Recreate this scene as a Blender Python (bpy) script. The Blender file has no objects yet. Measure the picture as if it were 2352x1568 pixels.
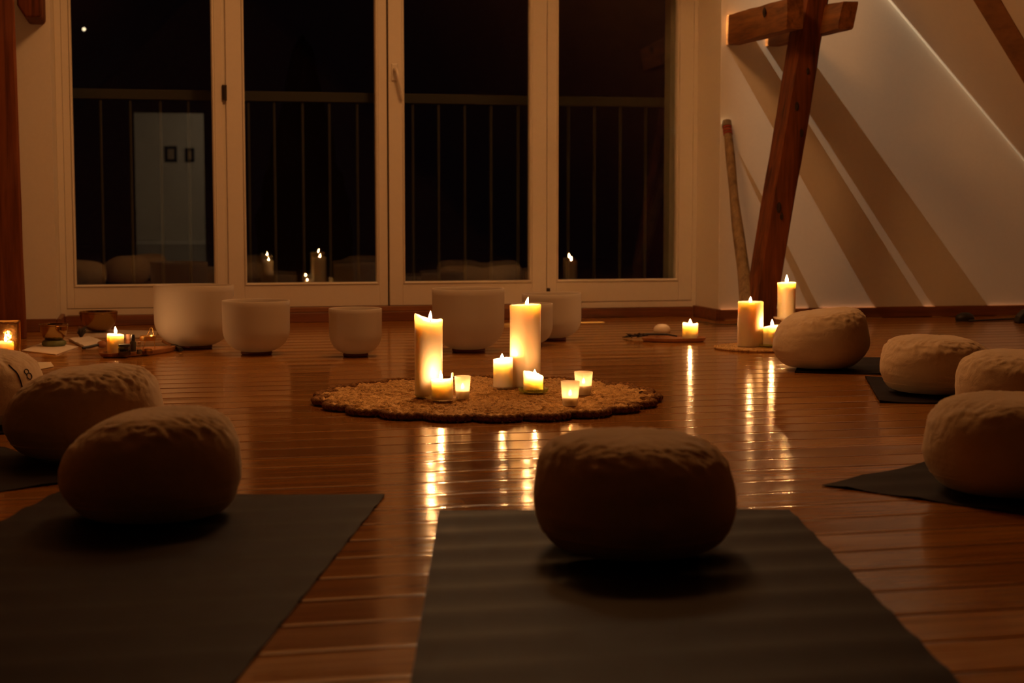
import bpy, bmesh, math, random
from mathutils import Vector, Matrix, noise
from mathutils.bvhtree import BVHTree

sc = bpy.context.scene
COL = sc.collection
PI = math.pi
R = math.radians

# ------------------------------------------------------------------ camera
F = 56.0 / 36.0 * 2352
CAMH, HORY, YAW = 0.565, 474.0, R(12.95)
PITCH = math.atan((784 - HORY) / F)
CY, SY, CP, SP = math.cos(YAW), math.sin(YAW), math.cos(PITCH), math.sin(PITCH)

def ray(px, py):
    u, v = (px - 1176) / F, (784 - py) / F
    Y, Z = CP + v * SP, -SP + v * CP
    return Vector((u * CY + Y * SY, -u * SY + Y * CY, Z))

def at(px, py, z=0.0):
    """the point of a horizontal surface at height z seen at a pixel"""
    d = ray(px, py)
    return Vector((0, 0, CAMH)) + d * ((z - CAMH) / d.z)

def on_wall(px, py, Y):
    d = ray(px, py)
    return Vector((0, 0, CAMH)) + d * (Y / d.y)

def fwd(p):
    """horizontal distance in front of the camera"""
    return p.x * SY + p.y * CY

def mpp(p):
    return (fwd(p) * CP + (CAMH - p.z) * SP) / F

def back(px, py):
    """horizontal direction away from the camera through a pixel column"""
    d = ray(px, py)
    return Vector((d.x, d.y, 0)).normalized()

RIGHT = Vector((CY, -SY, 0))
AWAY = Vector((SY, CY, 0))
THR = -YAW                       # angle of "camera right" in the room

cam = bpy.data.cameras.new('camera')
co = bpy.data.objects.new('camera', cam)
COL.objects.link(co)
co.location = (0, 0, CAMH)
co.rotation_euler = (PI / 2 - PITCH, 0, -YAW)
cam.lens, cam.sensor_width = 56.0, 36.0
cam.clip_end = 400
cam.dof.use_dof = True
cam.dof.focus_distance = 4.75
cam.dof.aperture_fstop = 5.0
sc.camera = co

# ------------------------------------------------------------------ object helpers
def link(o):
    COL.objects.link(o)
    return o

def setp(o, label=None, cat=None, group=None, kind=None):
    if label: o['label'] = label
    if cat: o['category'] = cat
    if group: o['group'] = group
    if kind: o['kind'] = kind
    return o

def thing(name, label, cat, loc=(0, 0, 0), rotz=0.0, group=None):
    o = link(bpy.data.objects.new(name, None))
    o.empty_display_size = 0.05
    o.location = loc
    o.rotation_euler = (0, 0, rotz)
    return setp(o, label, cat, group)

class MB:
    def __init__(s):
        s.v, s.f = [], []
    def add(s, vs, fs, M=None):
        n = len(s.v)
        s.v += [tuple(M @ Vector(v)) if M else tuple(v) for v in vs]
        s.f += [tuple(i + n for i in f) for f in fs]
        return s
    def box(s, x0, x1, y0, y1, z0, z1, M=None):
        vs = [(x, y, z) for x in (x0, x1) for y in (y0, y1) for z in (z0, z1)]
        return s.add(vs, [(0, 1, 3, 2), (4, 6, 7, 5), (0, 4, 5, 1), (2, 3, 7, 6), (0, 2, 6, 4), (1, 5, 7, 3)], M)
    def lathe(s, prof, n=48, M=None, fn=None):
        """closed solid of revolution; profile from bottom axis point to top axis point"""
        vs, fs = [], []
        rings = []
        for k, (r, z) in enumerate(prof):
            if r < 1e-7:
                rings.append([len(vs)])
                vs.append((0, 0, z))
            else:
                ids = []
                for i in range(n):
                    a = 2 * PI * i / n
                    p = (r * math.cos(a), r * math.sin(a), z)
                    if fn: p = fn(p, a, k)
                    ids.append(len(vs)); vs.append(p)
                rings.append(ids)
        for A, B in zip(rings, rings[1:]):
            if len(A) == 1 and len(B) == 1: continue
            for i in range(n):
                j = (i + 1) % n
                if len(A) == 1: fs.append((A[0], B[j], B[i]))
                elif len(B) == 1: fs.append((A[i], A[j], B[0]))
                else: fs.append((A[i], A[j], B[j], B[i]))
        return s.add(vs, fs, M)
    def tube(s, pts, rad, n=10, closed=False, flat=1.0):
        pts = [Vector(p) for p in pts]
        m = len(pts)
        rf = rad if callable(rad) else (lambda t: rad)
        vs, fs = [], []
        prev = None
        for i, p in enumerate(pts):
            if closed: t = pts[(i + 1) % m] - pts[i - 1]
            else: t = pts[min(i + 1, m - 1)] - pts[max(i - 1, 0)]
            t.normalize()
            up = Vector((0, 0, 1)) if abs(t.z) < 0.95 else Vector((1, 0, 0))
            if prev is not None:
                a = prev - t * prev.dot(t)
                a = a.normalized() if a.length > 1e-6 else t.cross(up).normalized()
            else:
                a = t.cross(up).normalized()
            prev = a
            b = t.cross(a).normalized()
            r = rf(i / max(1, m - 1))
            for k in range(n):
                q = 2 * PI * k / n
                vs.append(p + a * (r * math.cos(q)) + b * (r * flat * math.sin(q)))
        lim = m if closed else m - 1
        for i in range(lim):
            for k in range(n):
                A, B = i * n, ((i + 1) % m) * n
                fs.append((A + k, A + (k + 1) % n, B + (k + 1) % n, B + k))
        if not closed:
            fs.append(tuple(range(n))[::-1])
            fs.append(tuple((m - 1) * n + k for k in range(n)))
        return s.add(vs, fs)
    def prism(s, poly, h0, h1, M=None):
        n = len(poly)
        vs = [(x, y, h0) for x, y in poly] + [(x, y, h1) for x, y in poly]
        fs = [tuple(range(n))[::-1], tuple(range(n, 2 * n))]
        fs += [(i, (i + 1) % n, n + (i + 1) % n, n + i) for i in range(n)]
        return s.add(vs, fs, M)
    def build(s, name, mat, parent=None, smooth=None, bevel=0.0, segs=2, loc=None):
        me = bpy.data.meshes.new(name)
        me.from_pydata(s.v, [], s.f)
        bm = bmesh.new()
        bm.from_mesh(me)
        bmesh.ops.recalc_face_normals(bm, faces=bm.faces)
        bm.to_mesh(me); bm.free()
        if mat: me.materials.append(mat)
        o = link(bpy.data.objects.new(name, me))
        if parent: o.parent = parent
        if loc is not None: o.location = loc
        if smooth is not None:
            me.shade_smooth()
            if smooth < 179:
                me.set_sharp_from_angle(angle=R(smooth))
        if bevel > 0:
            b = o.modifiers.new('edge', 'BEVEL')
            b.width, b.segments, b.limit_method, b.angle_limit = bevel, segs, 'ANGLE', R(35)
        return o

# ------------------------------------------------------------------ materials
class NT:
    def __init__(s, name):
        s.m = bpy.data.materials.new(name)
        s.m.use_nodes = True
        s.t = s.m.node_tree
        s.t.nodes.clear()
        s.out = s.t.nodes.new('ShaderNodeOutputMaterial')
    def n(s, typ, **kw):
        x = s.t.nodes.new('ShaderNode' + typ)
        for k, v in kw.items():
            if k in x.inputs: s.set(x.inputs[k], v)
            else: setattr(x, k, v)
        return x
    def set(s, inp, v):
        if isinstance(v, bpy.types.NodeSocket): s.t.links.new(v, inp)
        else: inp.default_value = v
    def i(s, node, idx, v):
        s.set(node.inputs[idx], v)
        return node
    def math(s, op, a, b=0.0, c=None):
        x = s.t.nodes.new('ShaderNodeMath'); x.operation = op
        s.set(x.inputs[0], a); s.set(x.inputs[1], b)
        if c is not None: s.set(x.inputs[2], c)
        return x.outputs[0]
    def mix(s, f, a, b):
        x = s.t.nodes.new('ShaderNodeMix'); x.data_type = 'RGBA'
        s.set(x.inputs[0], f); s.set(x.inputs[6], a); s.set(x.inputs[7], b)
        return x.outputs[2]
    def coords(s, scale=(1, 1, 1), kind='Object'):
        tc = s.n('TexCoord')
        mp = s.n('Mapping')
        s.t.links.new(tc.outputs[kind], mp.inputs[0])
        mp.inputs['Scale'].default_value = scale
        return mp.outputs[0]
    def noise(s, vec, scale, detail=4.0, rough=0.55, dist=0.0):
        x = s.n('TexNoise')
        s.set(x.inputs['Vector'], vec); s.set(x.inputs['Scale'], scale)
        s.set(x.inputs['Detail'], detail); s.set(x.inputs['Roughness'], rough)
        s.set(x.inputs['Distortion'], dist)
        return x.outputs[0]
    def ramp(s, f, stops):
        x = s.n('ValToRGB')
        s.set(x.inputs[0], f)
        e = x.color_ramp.elements
        while len(e) < len(stops): e.new(0.5)
        for k, (p, c) in enumerate(stops):
            e[k].position = p
            e[k].color = (*c, 1) if len(c) == 3 else c
        return x.outputs[0]
    def bump(s, h, strength, dist=0.01):
        b = s.n('Bump')
        s.set(b.inputs['Height'], h)
        b.inputs['Strength'].default_value = strength
        b.inputs['Distance'].default_value = dist
        return b.outputs[0]
    def bsdf(s, color, rough=0.5, normal=None, **kw):
        p = s.n('BsdfPrincipled')
        s.set(p.inputs['Base Color'], color if isinstance(color, bpy.types.NodeSocket) else (*color, 1))
        s.set(p.inputs['Roughness'], rough)
        if normal is not None: s.set(p.inputs['Normal'], normal)
        for k, v in kw.items():
            s.set(p.inputs[k], v)
        return p.outputs[0]
    def done(s, sh):
        s.t.links.new(sh, s.out.inputs[0])
        return s.m

def m_plain(name, col, rough=0.5, bs=0.0, bscale=60, **kw):
    t = NT(name)
    c = t.coords()
    n = t.noise(c, bscale, 3)
    colr = t.mix(t.math('MULTIPLY', n, 0.35), (*col, 1), (*[x * 0.8 for x in col], 1))
    nm = t.bump(n, bs, 0.004) if bs else None
    return t.done(t.bsdf(colr, rough, nm, **kw))

def m_wood(name, c0, c1, rough=0.5, axis=(2, 30, 30), bump=0.3, spec=0.5, streak=1.0):
    t = NT(name)
    v = t.coords(axis)
    g = t.noise(v, 1.6, 6, 0.6, 0.6)
    g2 = t.noise(v, 6.0, 3, 0.5, 0.2)
    f = t.math('ADD', t.math('MULTIPLY', g, 0.75), t.math('MULTIPLY', g2, 0.3))
    mid = tuple((a + b) / 2 for a, b in zip(c0, c1))
    c = t.ramp(f, [(0.36, c0), (0.5, mid), (0.66, c1)])
    return t.done(t.bsdf(c, rough, t.bump(f, bump, 0.004), **{'Specular IOR Level': spec}))

M = {}
M['dark_panel'] = m_wood('dark_back_panelling', (0.20, 0.12, 0.07), (0.32, 0.20, 0.12), 0.7, (14, 1.5, 14), 0.2, 0.2)
M['wall'] = m_plain('white_wall_paint', (0.80, 0.77, 0.71), 0.85)
M['frame'] = m_plain('white_window_paint', (0.78, 0.75, 0.69), 0.45, 0.05, 40)
M['gap'] = m_plain('dark_gap', (0.08, 0.05, 0.03), 0.9)
M['skirt'] = m_wood('skirting_wood', (0.11, 0.038, 0.014), (0.24, 0.085, 0.03), 0.4, (1.5, 25, 25), 0.15)
M['threshold'] = m_wood('threshold_wood', (0.2, 0.08, 0.03), (0.34, 0.15, 0.06), 0.4, (1.5, 25, 25), 0.15)
M['hinge'] = m_plain('dark_bronze_hinge', (0.06, 0.05, 0.04), 0.45, Metallic=0.7)
M['handle'] = m_plain('white_handle', (0.78, 0.76, 0.72), 0.25)
M['rail'] = m_plain('grey_painted_steel', (0.055, 0.058, 0.060), 0.6, 0.05, 50)
M['outwall'] = m_plain('outside_render', (0.45, 0.44, 0.38), 0.9, 0.3, 120)
M['timber'] = m_wood('old_red_timber', (0.035, 0.010, 0.003), (0.19, 0.052, 0.011), 0.75, (14, 14, 0.9), 0.7, 0.2)
M['beam'] = m_wood('hewn_beam', (0.09, 0.032, 0.008), (0.24, 0.095, 0.022), 0.7, (14, 1.5, 14), 0.7, 0.25)
M['timber_l'] = m_wood('red_post_timber', (0.075, 0.017, 0.003), (0.20, 0.055, 0.011), 0.7, (14, 14, 0.9), 0.6, 0.25)
M['knot'] = m_plain('dark_knot', (0.025, 0.012, 0.006), 0.9)
M['didge'] = m_wood('weathered_eucalyptus', (0.13, 0.080, 0.034), (0.30, 0.20, 0.095), 0.7, (22, 22, 1.6), 0.5, 0.3)
M['redband'] = m_plain('red_thread', (0.30, 0.03, 0.015), 0.7)
M['didgetip'] = m_plain('pale_mouthpiece', (0.18, 0.13, 0.08), 0.6)
M['rubber'] = m_plain('dark_red_rubber', (0.13, 0.018, 0.012), 0.55)
M['wick'] = m_plain('wick_black', (0.02, 0.015, 0.012), 0.9)
M['tray'] = m_wood('carved_tray_wood', (0.26, 0.11, 0.04), (0.5, 0.25, 0.1), 0.5, (3, 22, 22), 0.2)
M['board'] = m_wood('oval_board_wood', (0.24, 0.10, 0.04), (0.44, 0.21, 0.09), 0.45, (3, 22, 22), 0.2)
M['ceramic'] = m_plain('cream_ceramic', (0.72, 0.60, 0.42), 0.35)
M['brass'] = m_plain('brass', (0.80, 0.52, 0.18), 0.28, 0.05, 40, Metallic=1.0)
M['bronze'] = m_plain('hammered_bronze', (0.42, 0.26, 0.09), 0.13, 0.08, 50, Metallic=1.0)
M['black'] = m_plain('black_plastic', (0.02, 0.019, 0.018), 0.45)
M['leather'] = m_plain('brown_leather', (0.28, 0.11, 0.04), 0.6, 0.3, 80)
M['green_cushion'] = m_plain('green_silk', (0.13, 0.15, 0.06), 0.55, 0.4, 60)
M['paper'] = m_plain('cream_paper', (0.75, 0.64, 0.45), 0.7)
M['linen'] = m_plain('beige_linen', (0.50, 0.40, 0.29), 0.9, 0.5, 180)
M['pearl'] = m_plain('pearly_shell', (0.85, 0.76, 0.62), 0.18, 0.06, 30)
M['feather'] = m_plain('dark_feather', (0.035, 0.025, 0.02), 0.7, 0.3, 200)
M['ink'] = m_plain('black_embroidery', (0.012, 0.009, 0.008), 0.8)
M['alu'] = m_plain('dark_jar_content', (0.05, 0.045, 0.03), 0.6)
M['labelp'] = m_plain('bottle_label', (0.5, 0.3, 0.2), 0.7)
M['cork'] = m_plain('cork', (0.35, 0.2, 0.1), 0.8, 0.4, 120)

def m_cotton(name, col):
    t = NT(name)
    c = t.coords()
    weave = t.noise(c, 700, 2, 0.5)
    crum = t.noise(c, 28, 5, 0.55, 0.8)
    pat = t.noise(c, 6, 3)
    colr = t.mix(t.math('MULTIPLY', pat, 0.4), (*col, 1), (*[x * 0.8 for x in col], 1))
    h = t.math('ADD', t.math('MULTIPLY', weave, 0.12), crum)
    return t.done(t.bsdf(colr, 0.95, t.bump(h, 0.55, 0.006), **{'Sheen Weight': 0.25, 'Specular IOR Level': 0.15}))
M['cotton'] = m_cotton('natural_cotton', (0.70, 0.58, 0.42))
M['knit'] = m_cotton('white_knit', (0.74, 0.66, 0.55))

def m_mat(name, col):
    t = NT(name)
    c = t.coords()
    n = t.noise(c, 260, 2)
    n2 = t.noise(c, 5, 3)
    colr = t.mix(n2, (*col, 1), (*[x * 0.75 for x in col], 1))
    return t.done(t.bsdf(colr, 0.6, t.bump(n, 0.25, 0.002), **{'Specular IOR Level': 0.09}))
M['mat'] = m_mat('dark_yoga_mat', (0.0145, 0.0105, 0.0125))

def m_floor():
    t = NT('varnished_pine_boards')
    tc = t.n('TexCoord')
    sep = t.n('SeparateXYZ'); t.i(sep, 0, tc.outputs['Object'])
    X, Y = sep.outputs[0], sep.outputs[1]
    row = t.math('FLOOR', t.math('DIVIDE', Y, 0.133))
    wn = t.n('TexWhiteNoise', noise_dimensions='1D'); t.set(wn.inputs['W'], row)
    seg = t.math('FLOOR', t.math('DIVIDE', t.math('ADD', X, t.math('MULTIPLY', wn.outputs[0], 7.0)), 3.1))
    cmb = t.n('CombineXYZ'); t.i(cmb, 0, row); t.i(cmb, 1, seg)
    w2 = t.n('TexWhiteNoise', noise_dimensions='2D'); t.i(w2, 0, cmb.outputs[0])
    off = t.n('CombineXYZ'); t.i(off, 0, t.math('MULTIPLY', w2.outputs[0], 40)); t.i(off, 1, row); t.i(off, 2, seg)
    vadd = t.n('VectorMath', operation='ADD'); t.i(vadd, 0, tc.outputs['Object']); t.i(vadd, 1, off.outputs[0])
    mp = t.n('Mapping'); t.i(mp, 0, vadd.outputs[0]); mp.inputs['Scale'].default_value = (1.6, 34, 1)
    g = t.noise(mp.outputs[0], 1.3, 7, 0.6, 1.1)
    g2 = t.noise(mp.outputs[0], 5.0, 3, 0.5, 0.3)
    f = t.math('ADD', t.math('MULTIPLY', g, 0.7), t.math('MULTIPLY', g2, 0.3))
    base = t.ramp(f, [(0.33, (0.26, 0.105, 0.016)), (0.5, (0.43, 0.195, 0.034)), (0.68, (0.56, 0.27, 0.058))])
    tone = t.mix(t.math('MULTIPLY', w2.outputs[0], 0.55), base, (0.19, 0.064, 0.012, 1))
    patchy = t.noise(tc.outputs['Object'], 1.4, 3)
    rough = t.math('ADD', 0.08, t.math('MULTIPLY', patchy, 0.12))
    mp2 = t.n('Mapping'); t.i(mp2, 0, tc.outputs['Object']); mp2.inputs['Scale'].default_value = (6, 30, 1)
    w = t.noise(mp2.outputs[0], 1.0, 3)
    fy = t.math('FRACT', t.math('DIVIDE', Y, 0.133))
    edge = t.math('MINIMUM', fy, t.math('SUBTRACT', 1.0, fy))
    dirt = t.math('LESS_THAN', edge, 0.017)
    tone = t.mix(t.math('MULTIPLY', dirt, 0.85), tone, (0.02, 0.008, 0.003, 1))
    rough = t.math('ADD', rough, t.math('MULTIPLY', dirt, 0.5))
    nb = t.bump(t.math('ADD', w, t.math('MULTIPLY', g, 0.25)), 0.07, 0.004)
    return t.done(t.bsdf(tone, rough, nb, **{'Specular IOR Level': 0.5}))
M['floor'] = m_floor()

def m_jute():
    t = NT('jute_braid')
    c = t.coords()
    n = t.noise(c, 130, 5, 0.65, 1.5)
    n2 = t.noise(c, 38, 3, 0.6, 1.2)
    f = t.math('ADD', t.math('MULTIPLY', n, 0.5), t.math('MULTIPLY', n2, 0.5))
    col = t.ramp(f, [(0.36, (0.16, 0.07, 0.02)), (0.5, (0.76, 0.47, 0.18)), (0.66, (0.92, 0.68, 0.33))])
    return t.done(t.bsdf(col, 0.9, t.bump(n, 0.8, 0.006), **{'Specular IOR Level': 0.2}))
M['jute'] = m_jute()
def m_jute_edge():
    t = NT('jute_edge')
    c = t.coords()
    n = t.noise(c, 150, 4, 0.6, 1.0)
    col = t.ramp(n, [(0.3, (0.10, 0.045, 0.016)), (0.7, (0.42, 0.22, 0.08))])
    return t.done(t.bsdf(col, 0.9, t.bump(n, 0.8, 0.005), **{'Specular IOR Level': 0.2}))
M['jute_edge'] = m_jute_edge()

def m_wax(name, col, rad=(0.034, 0.030, 0.024)):
    t = NT(name)
    p = t.n('BsdfPrincipled')
    p.subsurface_method = 'RANDOM_WALK'
    t.set(p.inputs['Base Color'], (*col, 1))
    t.set(p.inputs['Roughness'], 0.38)
    t.set(p.inputs['Subsurface Weight'], 1.0)
    t.set(p.inputs['Subsurface Radius'], rad)
    t.set(p.inputs['Subsurface Scale'], 1.0)
    t.set(p.inputs['Specular IOR Level'], 0.4)
    return t.done(p.outputs[0])
M['wax'] = m_wax('cream_wax', (0.86, 0.78, 0.62))
M['wax_y'] = m_wax('honey_wax', (0.86, 0.74, 0.52), (0.034, 0.029, 0.021))

FLAME = 560.0
def m_emit(name, col, s):
    t = NT(name)
    e = t.n('Emission')
    t.set(e.inputs[0], (*col, 1)); t.set(e.inputs[1], s)
    m = t.done(e.outputs[0])
    return m
M['flame'] = m_emit('candle_flame', (1.0, 0.46, 0.16), FLAME)
M['flame_small'] = m_emit('tealight_flame', (1.0, 0.42, 0.12), FLAME * 0.45)
M['star'] = m_emit('far_lamp_light', (1.0, 0.75, 0.45), 4.0)

def m_quartz():
    t = NT('frosted_quartz')
    c = t.coords()
    n = t.noise(c, 300, 2)
    d = t.bsdf((0.74, 0.69, 0.62), 0.6, t.bump(n, 0.2, 0.001), **{'Specular IOR Level': 0.3})
    tr = t.n('BsdfTranslucent'); t.set(tr.inputs[0], (0.8, 0.74, 0.66, 1))
    mx = t.n('MixShader'); t.i(mx, 0, 0.3); t.i(mx, 1, d); t.i(mx, 2, tr.outputs[0])
    return t.done(mx.outputs[0])
M['quartz'] = m_quartz()

def m_frost():
    t = NT('frosted_glass')
    tr = t.n('BsdfTranslucent'); t.set(tr.inputs[0], (0.95, 0.92, 0.85, 1))
    tp = t.n('BsdfTransparent'); t.set(tp.inputs[0], (1, 0.97, 0.92, 1))
    d = t.bsdf((0.8, 0.78, 0.72), 0.45)
    m1 = t.n('MixShader'); t.i(m1, 0, 0.30); t.i(m1, 1, tr.outputs[0]); t.i(m1, 2, tp.outputs[0])
    m2 = t.n('MixShader'); t.i(m2, 0, 0.25); t.i(m2, 1, m1.outputs[0]); t.i(m2, 2, d)
    return t.done(m2.outputs[0])
M['frost'] = m_frost()

def m_pane(name, tint, refl, rough=0.0, bump=0.0, bscale=60, gcol=(1, 1, 1)):
    t = NT(name)
    tp = t.n('BsdfTransparent'); t.set(tp.inputs[0], (*tint, 1))
    g = t.n('BsdfGlossy'); t.set(g.inputs['Color'], (*gcol, 1)); t.set(g.inputs['Roughness'], rough)
    if bump:
        c = t.coords()
        t.set(g.inputs['Normal'], t.bump(t.noise(c, bscale, 2), bump, 0.004))
    lw = t.n('LayerWeight'); lw.inputs[0].default_value = 0.5
    k = t.math('POWER', lw.outputs[1], 5.0)
    fac = t.math('ADD', refl, t.math('MULTIPLY', k, 0.9 * (1 - refl)))
    mx = t.n('MixShader'); t.i(mx, 0, fac); t.i(mx, 1, tp.outputs[0]); t.i(mx, 2, g.outputs[0])
    return t.done(mx.outputs[0])
M['pane'] = m_pane('window_glass', (0.97, 0.98, 0.97), 0.048)
M['clear'] = m_pane('clear_glass', (0.97, 0.96, 0.93), 0.18, 0.03)
M['greenglass'] = m_pane('green_glass', (0.74, 0.84, 0.44), 0.2, 0.05)
M['gold_pane'] = m_pane('gold_glass', (0.75, 0.55, 0.22), 0.35, 0.12, 0.25, 90, (1.0, 0.75, 0.35))
M['jarglass'] = m_pane('dark_jar_glass', (0.30, 0.30, 0.22), 0.12, 0.03)

# ------------------------------------------------------------------ the setting
W = 7.826            # room face of the window sashes
V = 7.496            # room face of the gable wall
OX0, OX1 = -0.397, 2.779
OUT = 7.99           # outer face of the wall
RX, RZ, SL = 3.664, 1.599, 1.024     # a point of the right roof slope and its fall
MIDX = 1.19
RIDGE = RZ + (RX - MIDX) * SL
EX0, EX1 = MIDX - RIDGE / SL, MIDX + RIDGE / SL
BACK = -8.70
TOPZ = 1.80

def structure(o):
    o['kind'] = 'structure'
    return o

# floor of cupped boards running along the window wall
mb = MB()
bw = 0.133
nx = 22
x0, x1 = EX0 + 0.01, EX1 - 0.01
rb = random.Random(4)
tt = [0.0, 0.012, 0.035, 0.12, 0.24, 0.36, 0.5, 0.64, 0.76, 0.88, 0.965, 0.988, 1.0]
k0, k1 = int(math.floor(-2.0 / bw)), int(math.ceil((OUT - 0.16) / bw))
for k in range(k0, k1):
    amp = 0.0003 + 0.0008 * rb.random()
    twist = (rb.random() - 0.5) * 0.0008
    vs, fs = [], []
    for i in range(nx + 1):
        X = x0 + (x1 - x0) * i / nx
        a2 = amp * (1 + 0.6 * noise.noise(Vector((X * 0.7, k * 3.3, 1.7))))
        tw = twist + 0.0006 * noise.noise(Vector((X * 0.5, k * 5.1, 9.0)))
        for t in tt:
            z = a2 * ((2 * t - 1) ** 2 - 1) + tw * (t - 0.5) - abs(tw) * 0.5
            if t in (0.0, 1.0): z = -0.006
            elif t in (0.012, 0.988): z -= 0.0006
            vs.append((X, (k + t) * bw, z))
    n = len(tt)
    for i in range(nx):
        for j in range(n - 1):
            fs.append((i * n + j, (i + 1) * n + j, (i + 1) * n + j + 1, i * n + j + 1))
    mb.add(vs, fs)
# plain floor under the far half of the room behind the camera
mb.add([(x0, BACK, 0), (x1, BACK, 0), (x1, k0 * bw, 0), (x0, k0 * bw, 0)], [(0, 1, 2, 3)])
structure(mb.build('floor', M['floor'], smooth=60))

# gable wall with the window opening
def roof_z(X):
    return RIDGE - abs(X - MIDX) * SL
mb = MB()
def wall_poly(poly, y0, y1):
    n = len(poly)
    vs = [(x, y0, z) for x, z in poly] + [(x, y1, z) for x, z in poly]
    fs = [tuple(range(n)), tuple(range(n, 2 * n))[::-1]] + [(i, (i + 1) % n, n + (i + 1) % n, n + i) for i in range(n)]
    mb.add(vs, fs)
wall_poly([(EX0, 0), (OX0, 0), (OX0, roof_z(OX0)), ], V, OUT)
wall_poly([(OX1, 0), (EX1, 0), (OX1, roof_z(OX1))], V, OUT)
wall_poly([(OX0, TOPZ), (OX1, TOPZ), (OX1, roof_z(OX1)), (MIDX, RIDGE), (OX0, roof_z(OX0))], V, OUT)
structure(mb.build('wall_front', M['wall']))
# outside face of that wall beside the window
mb = MB(); mb.box(on_wall(1537, 400, W + 0.09).x, OX1 + 0.02, W + 0.086, OUT + 0.012, 0, TOPZ)
structure(mb.build('trim_2', M['outwall']))

def slope_mesh(sign, ya, yb):
    m = MB()
    xe = EX1 if sign > 0 else EX0
    dx, dz = sign * 0.10 * SL, 0.10
    vs = []
    for Y in (ya, yb):
        vs += [(MIDX, Y, RIDGE), (xe, Y, 0), (xe + dx, Y, dz), (MIDX + dx, Y, RIDGE + dz)]
    return m.add(vs, [(0, 1, 2, 3), (4, 7, 6, 5), (0, 4, 5, 1), (1, 5, 6, 2), (2, 6, 7, 3), (3, 7, 4, 0)])
structure(slope_mesh(1, 6.2, OUT).build('ceiling', M['wall']))
structure(slope_mesh(-1, 6.2, OUT).build('ceiling.001', M['wall']))
structure(slope_mesh(1, BACK, 6.2).build('ceiling.002', M['dark_panel']))
structure(slope_mesh(-1, BACK, 6.2).build('ceiling.003', M['dark_panel']))

# back wall with a doorway into a dim hall
DX0, DX1, DZ = -0.125, 0.89, 1.955
mb = MB()
wall_poly([(EX0, 0), (DX0, 0), (DX0, roof_z(DX0))], BACK - 0.15, BACK)
wall_poly([(DX1, 0), (EX1, 0), (MIDX, RIDGE), (DX1, roof_z(DX1))], BACK - 0.15, BACK)
wall_poly([(DX0, DZ), (DX1, DZ), (DX1, roof_z(DX1)), (DX0, roof_z(DX0))], BACK - 0.15, BACK)
structure(mb.build('wall_back', M['dark_panel']))
mb = MB()
mb.box(-1.2, 2.2, BACK - 2.75, BACK - 2.65, 0, 2.4)
mb.box(-1.3, -1.2, BACK - 2.75, BACK - 0.15, 0, 2.4)
mb.box(2.2, 2.3, BACK - 2.75, BACK - 0.15, 0, 2.4)
mb.box(-1.3, 2.3, BACK - 2.75, BACK - 0.15, 2.4, 2.5)
mb.box(-1.3, 2.3, BACK - 2.75, BACK - 0.15, -0.1, -0.002)
structure(mb.build('wall_hall', M['wall']))

# flat brown strip let into the sloped ceiling
def on_slope(px, py):
    d = ray(px, py)
    n = Vector((SL, 0, 1))
    return Vector((0, 0, CAMH)) + d * ((n.dot(Vector((RX, 0, RZ))) - n.z * CAMH) / n.dot(d))
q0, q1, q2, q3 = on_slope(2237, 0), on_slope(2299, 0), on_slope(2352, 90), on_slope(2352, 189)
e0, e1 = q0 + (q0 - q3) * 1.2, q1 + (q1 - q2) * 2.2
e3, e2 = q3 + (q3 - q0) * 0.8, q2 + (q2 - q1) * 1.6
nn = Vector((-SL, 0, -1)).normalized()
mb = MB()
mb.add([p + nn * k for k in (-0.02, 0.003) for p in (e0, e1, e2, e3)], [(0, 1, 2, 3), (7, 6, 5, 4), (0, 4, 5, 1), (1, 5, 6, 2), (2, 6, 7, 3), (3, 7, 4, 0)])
structure(mb.build('ceiling_strip', m_wood('ceiling_strip_brown', (0.20, 0.088, 0.022), (0.30, 0.135, 0.036), 0.7, (3, 3, 14), 0.2, 0.2)))

# skirting boards
mb = MB(); mb.box(OX1, 5.05, V - 0.02, V, 0, 0.055)
mb.box(OX1 - 0.02, OX1, V - 0.02, W + 0.0, 0, 0.055)
structure(mb.build('baseboard_right', M['skirt'], bevel=0.004))
mb = MB(); mb.box(EX0 + 0.15, OX0, V - 0.02, V, 0, 0.058)
mb.box(OX0, OX0 + 0.02, V - 0.02, W + 0.0, 0, 0.058)
structure(mb.build('baseboard_left', M['skirt'], bevel=0.004))
mb = MB(); mb.box(OX0 + 0.021, OX1 - 0.021, W - 0.018, W + 0.04, 0, 0.047)
structure(mb.build('baseboard_window', M['skirt'], bevel=0.003))

# window frame behind the four leaves
mb = MB()
mb.box(OX0 + 0.001, OX0 + 0.045, W + 0.012, W + 0.085, 0.047, TOPZ)
mb.box(OX1 - 0.045, OX1 - 0.001, W + 0.012, W + 0.085, 0.047, TOPZ)
mb.box(0.33, 0.44, W + 0.014, W + 0.085, 0.047, TOPZ)
mb.box(1.93, 2.03, W + 0.014, W + 0.085, 0.047, TOPZ)
mb.box(OX0 + 0.001, 0.392, W + 0.001, W + 0.085, 0.048, 0.0785)
mb.box(1.98, OX1 - 0.001, W + 0.001, W + 0.085, 0.048, 0.0785)
mb.box(OX0 + 0.0005, OX0 + 0.030, W + 0.0005, W + 0.03, 0.0, TOPZ)
mb.box(OX1 - 0.024, OX1 - 0.0005, W + 0.0005, W + 0.03, 0.0, TOPZ)
structure(mb.build('trim_1', M['frame'], bevel=0.002))
mb = MB(); mb.box(0.392, 1.98, W - 0.012, W + 0.08, 0.048, 0.073)
structure(mb.build('trim_3', M['threshold'], bevel=0.003))
mb = MB(); mb.box(1.160, 1.187, W + 0.030, W + 0.06, 0.074, TOPZ)
structure(mb.build('trim_4', M['gap']))

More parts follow.
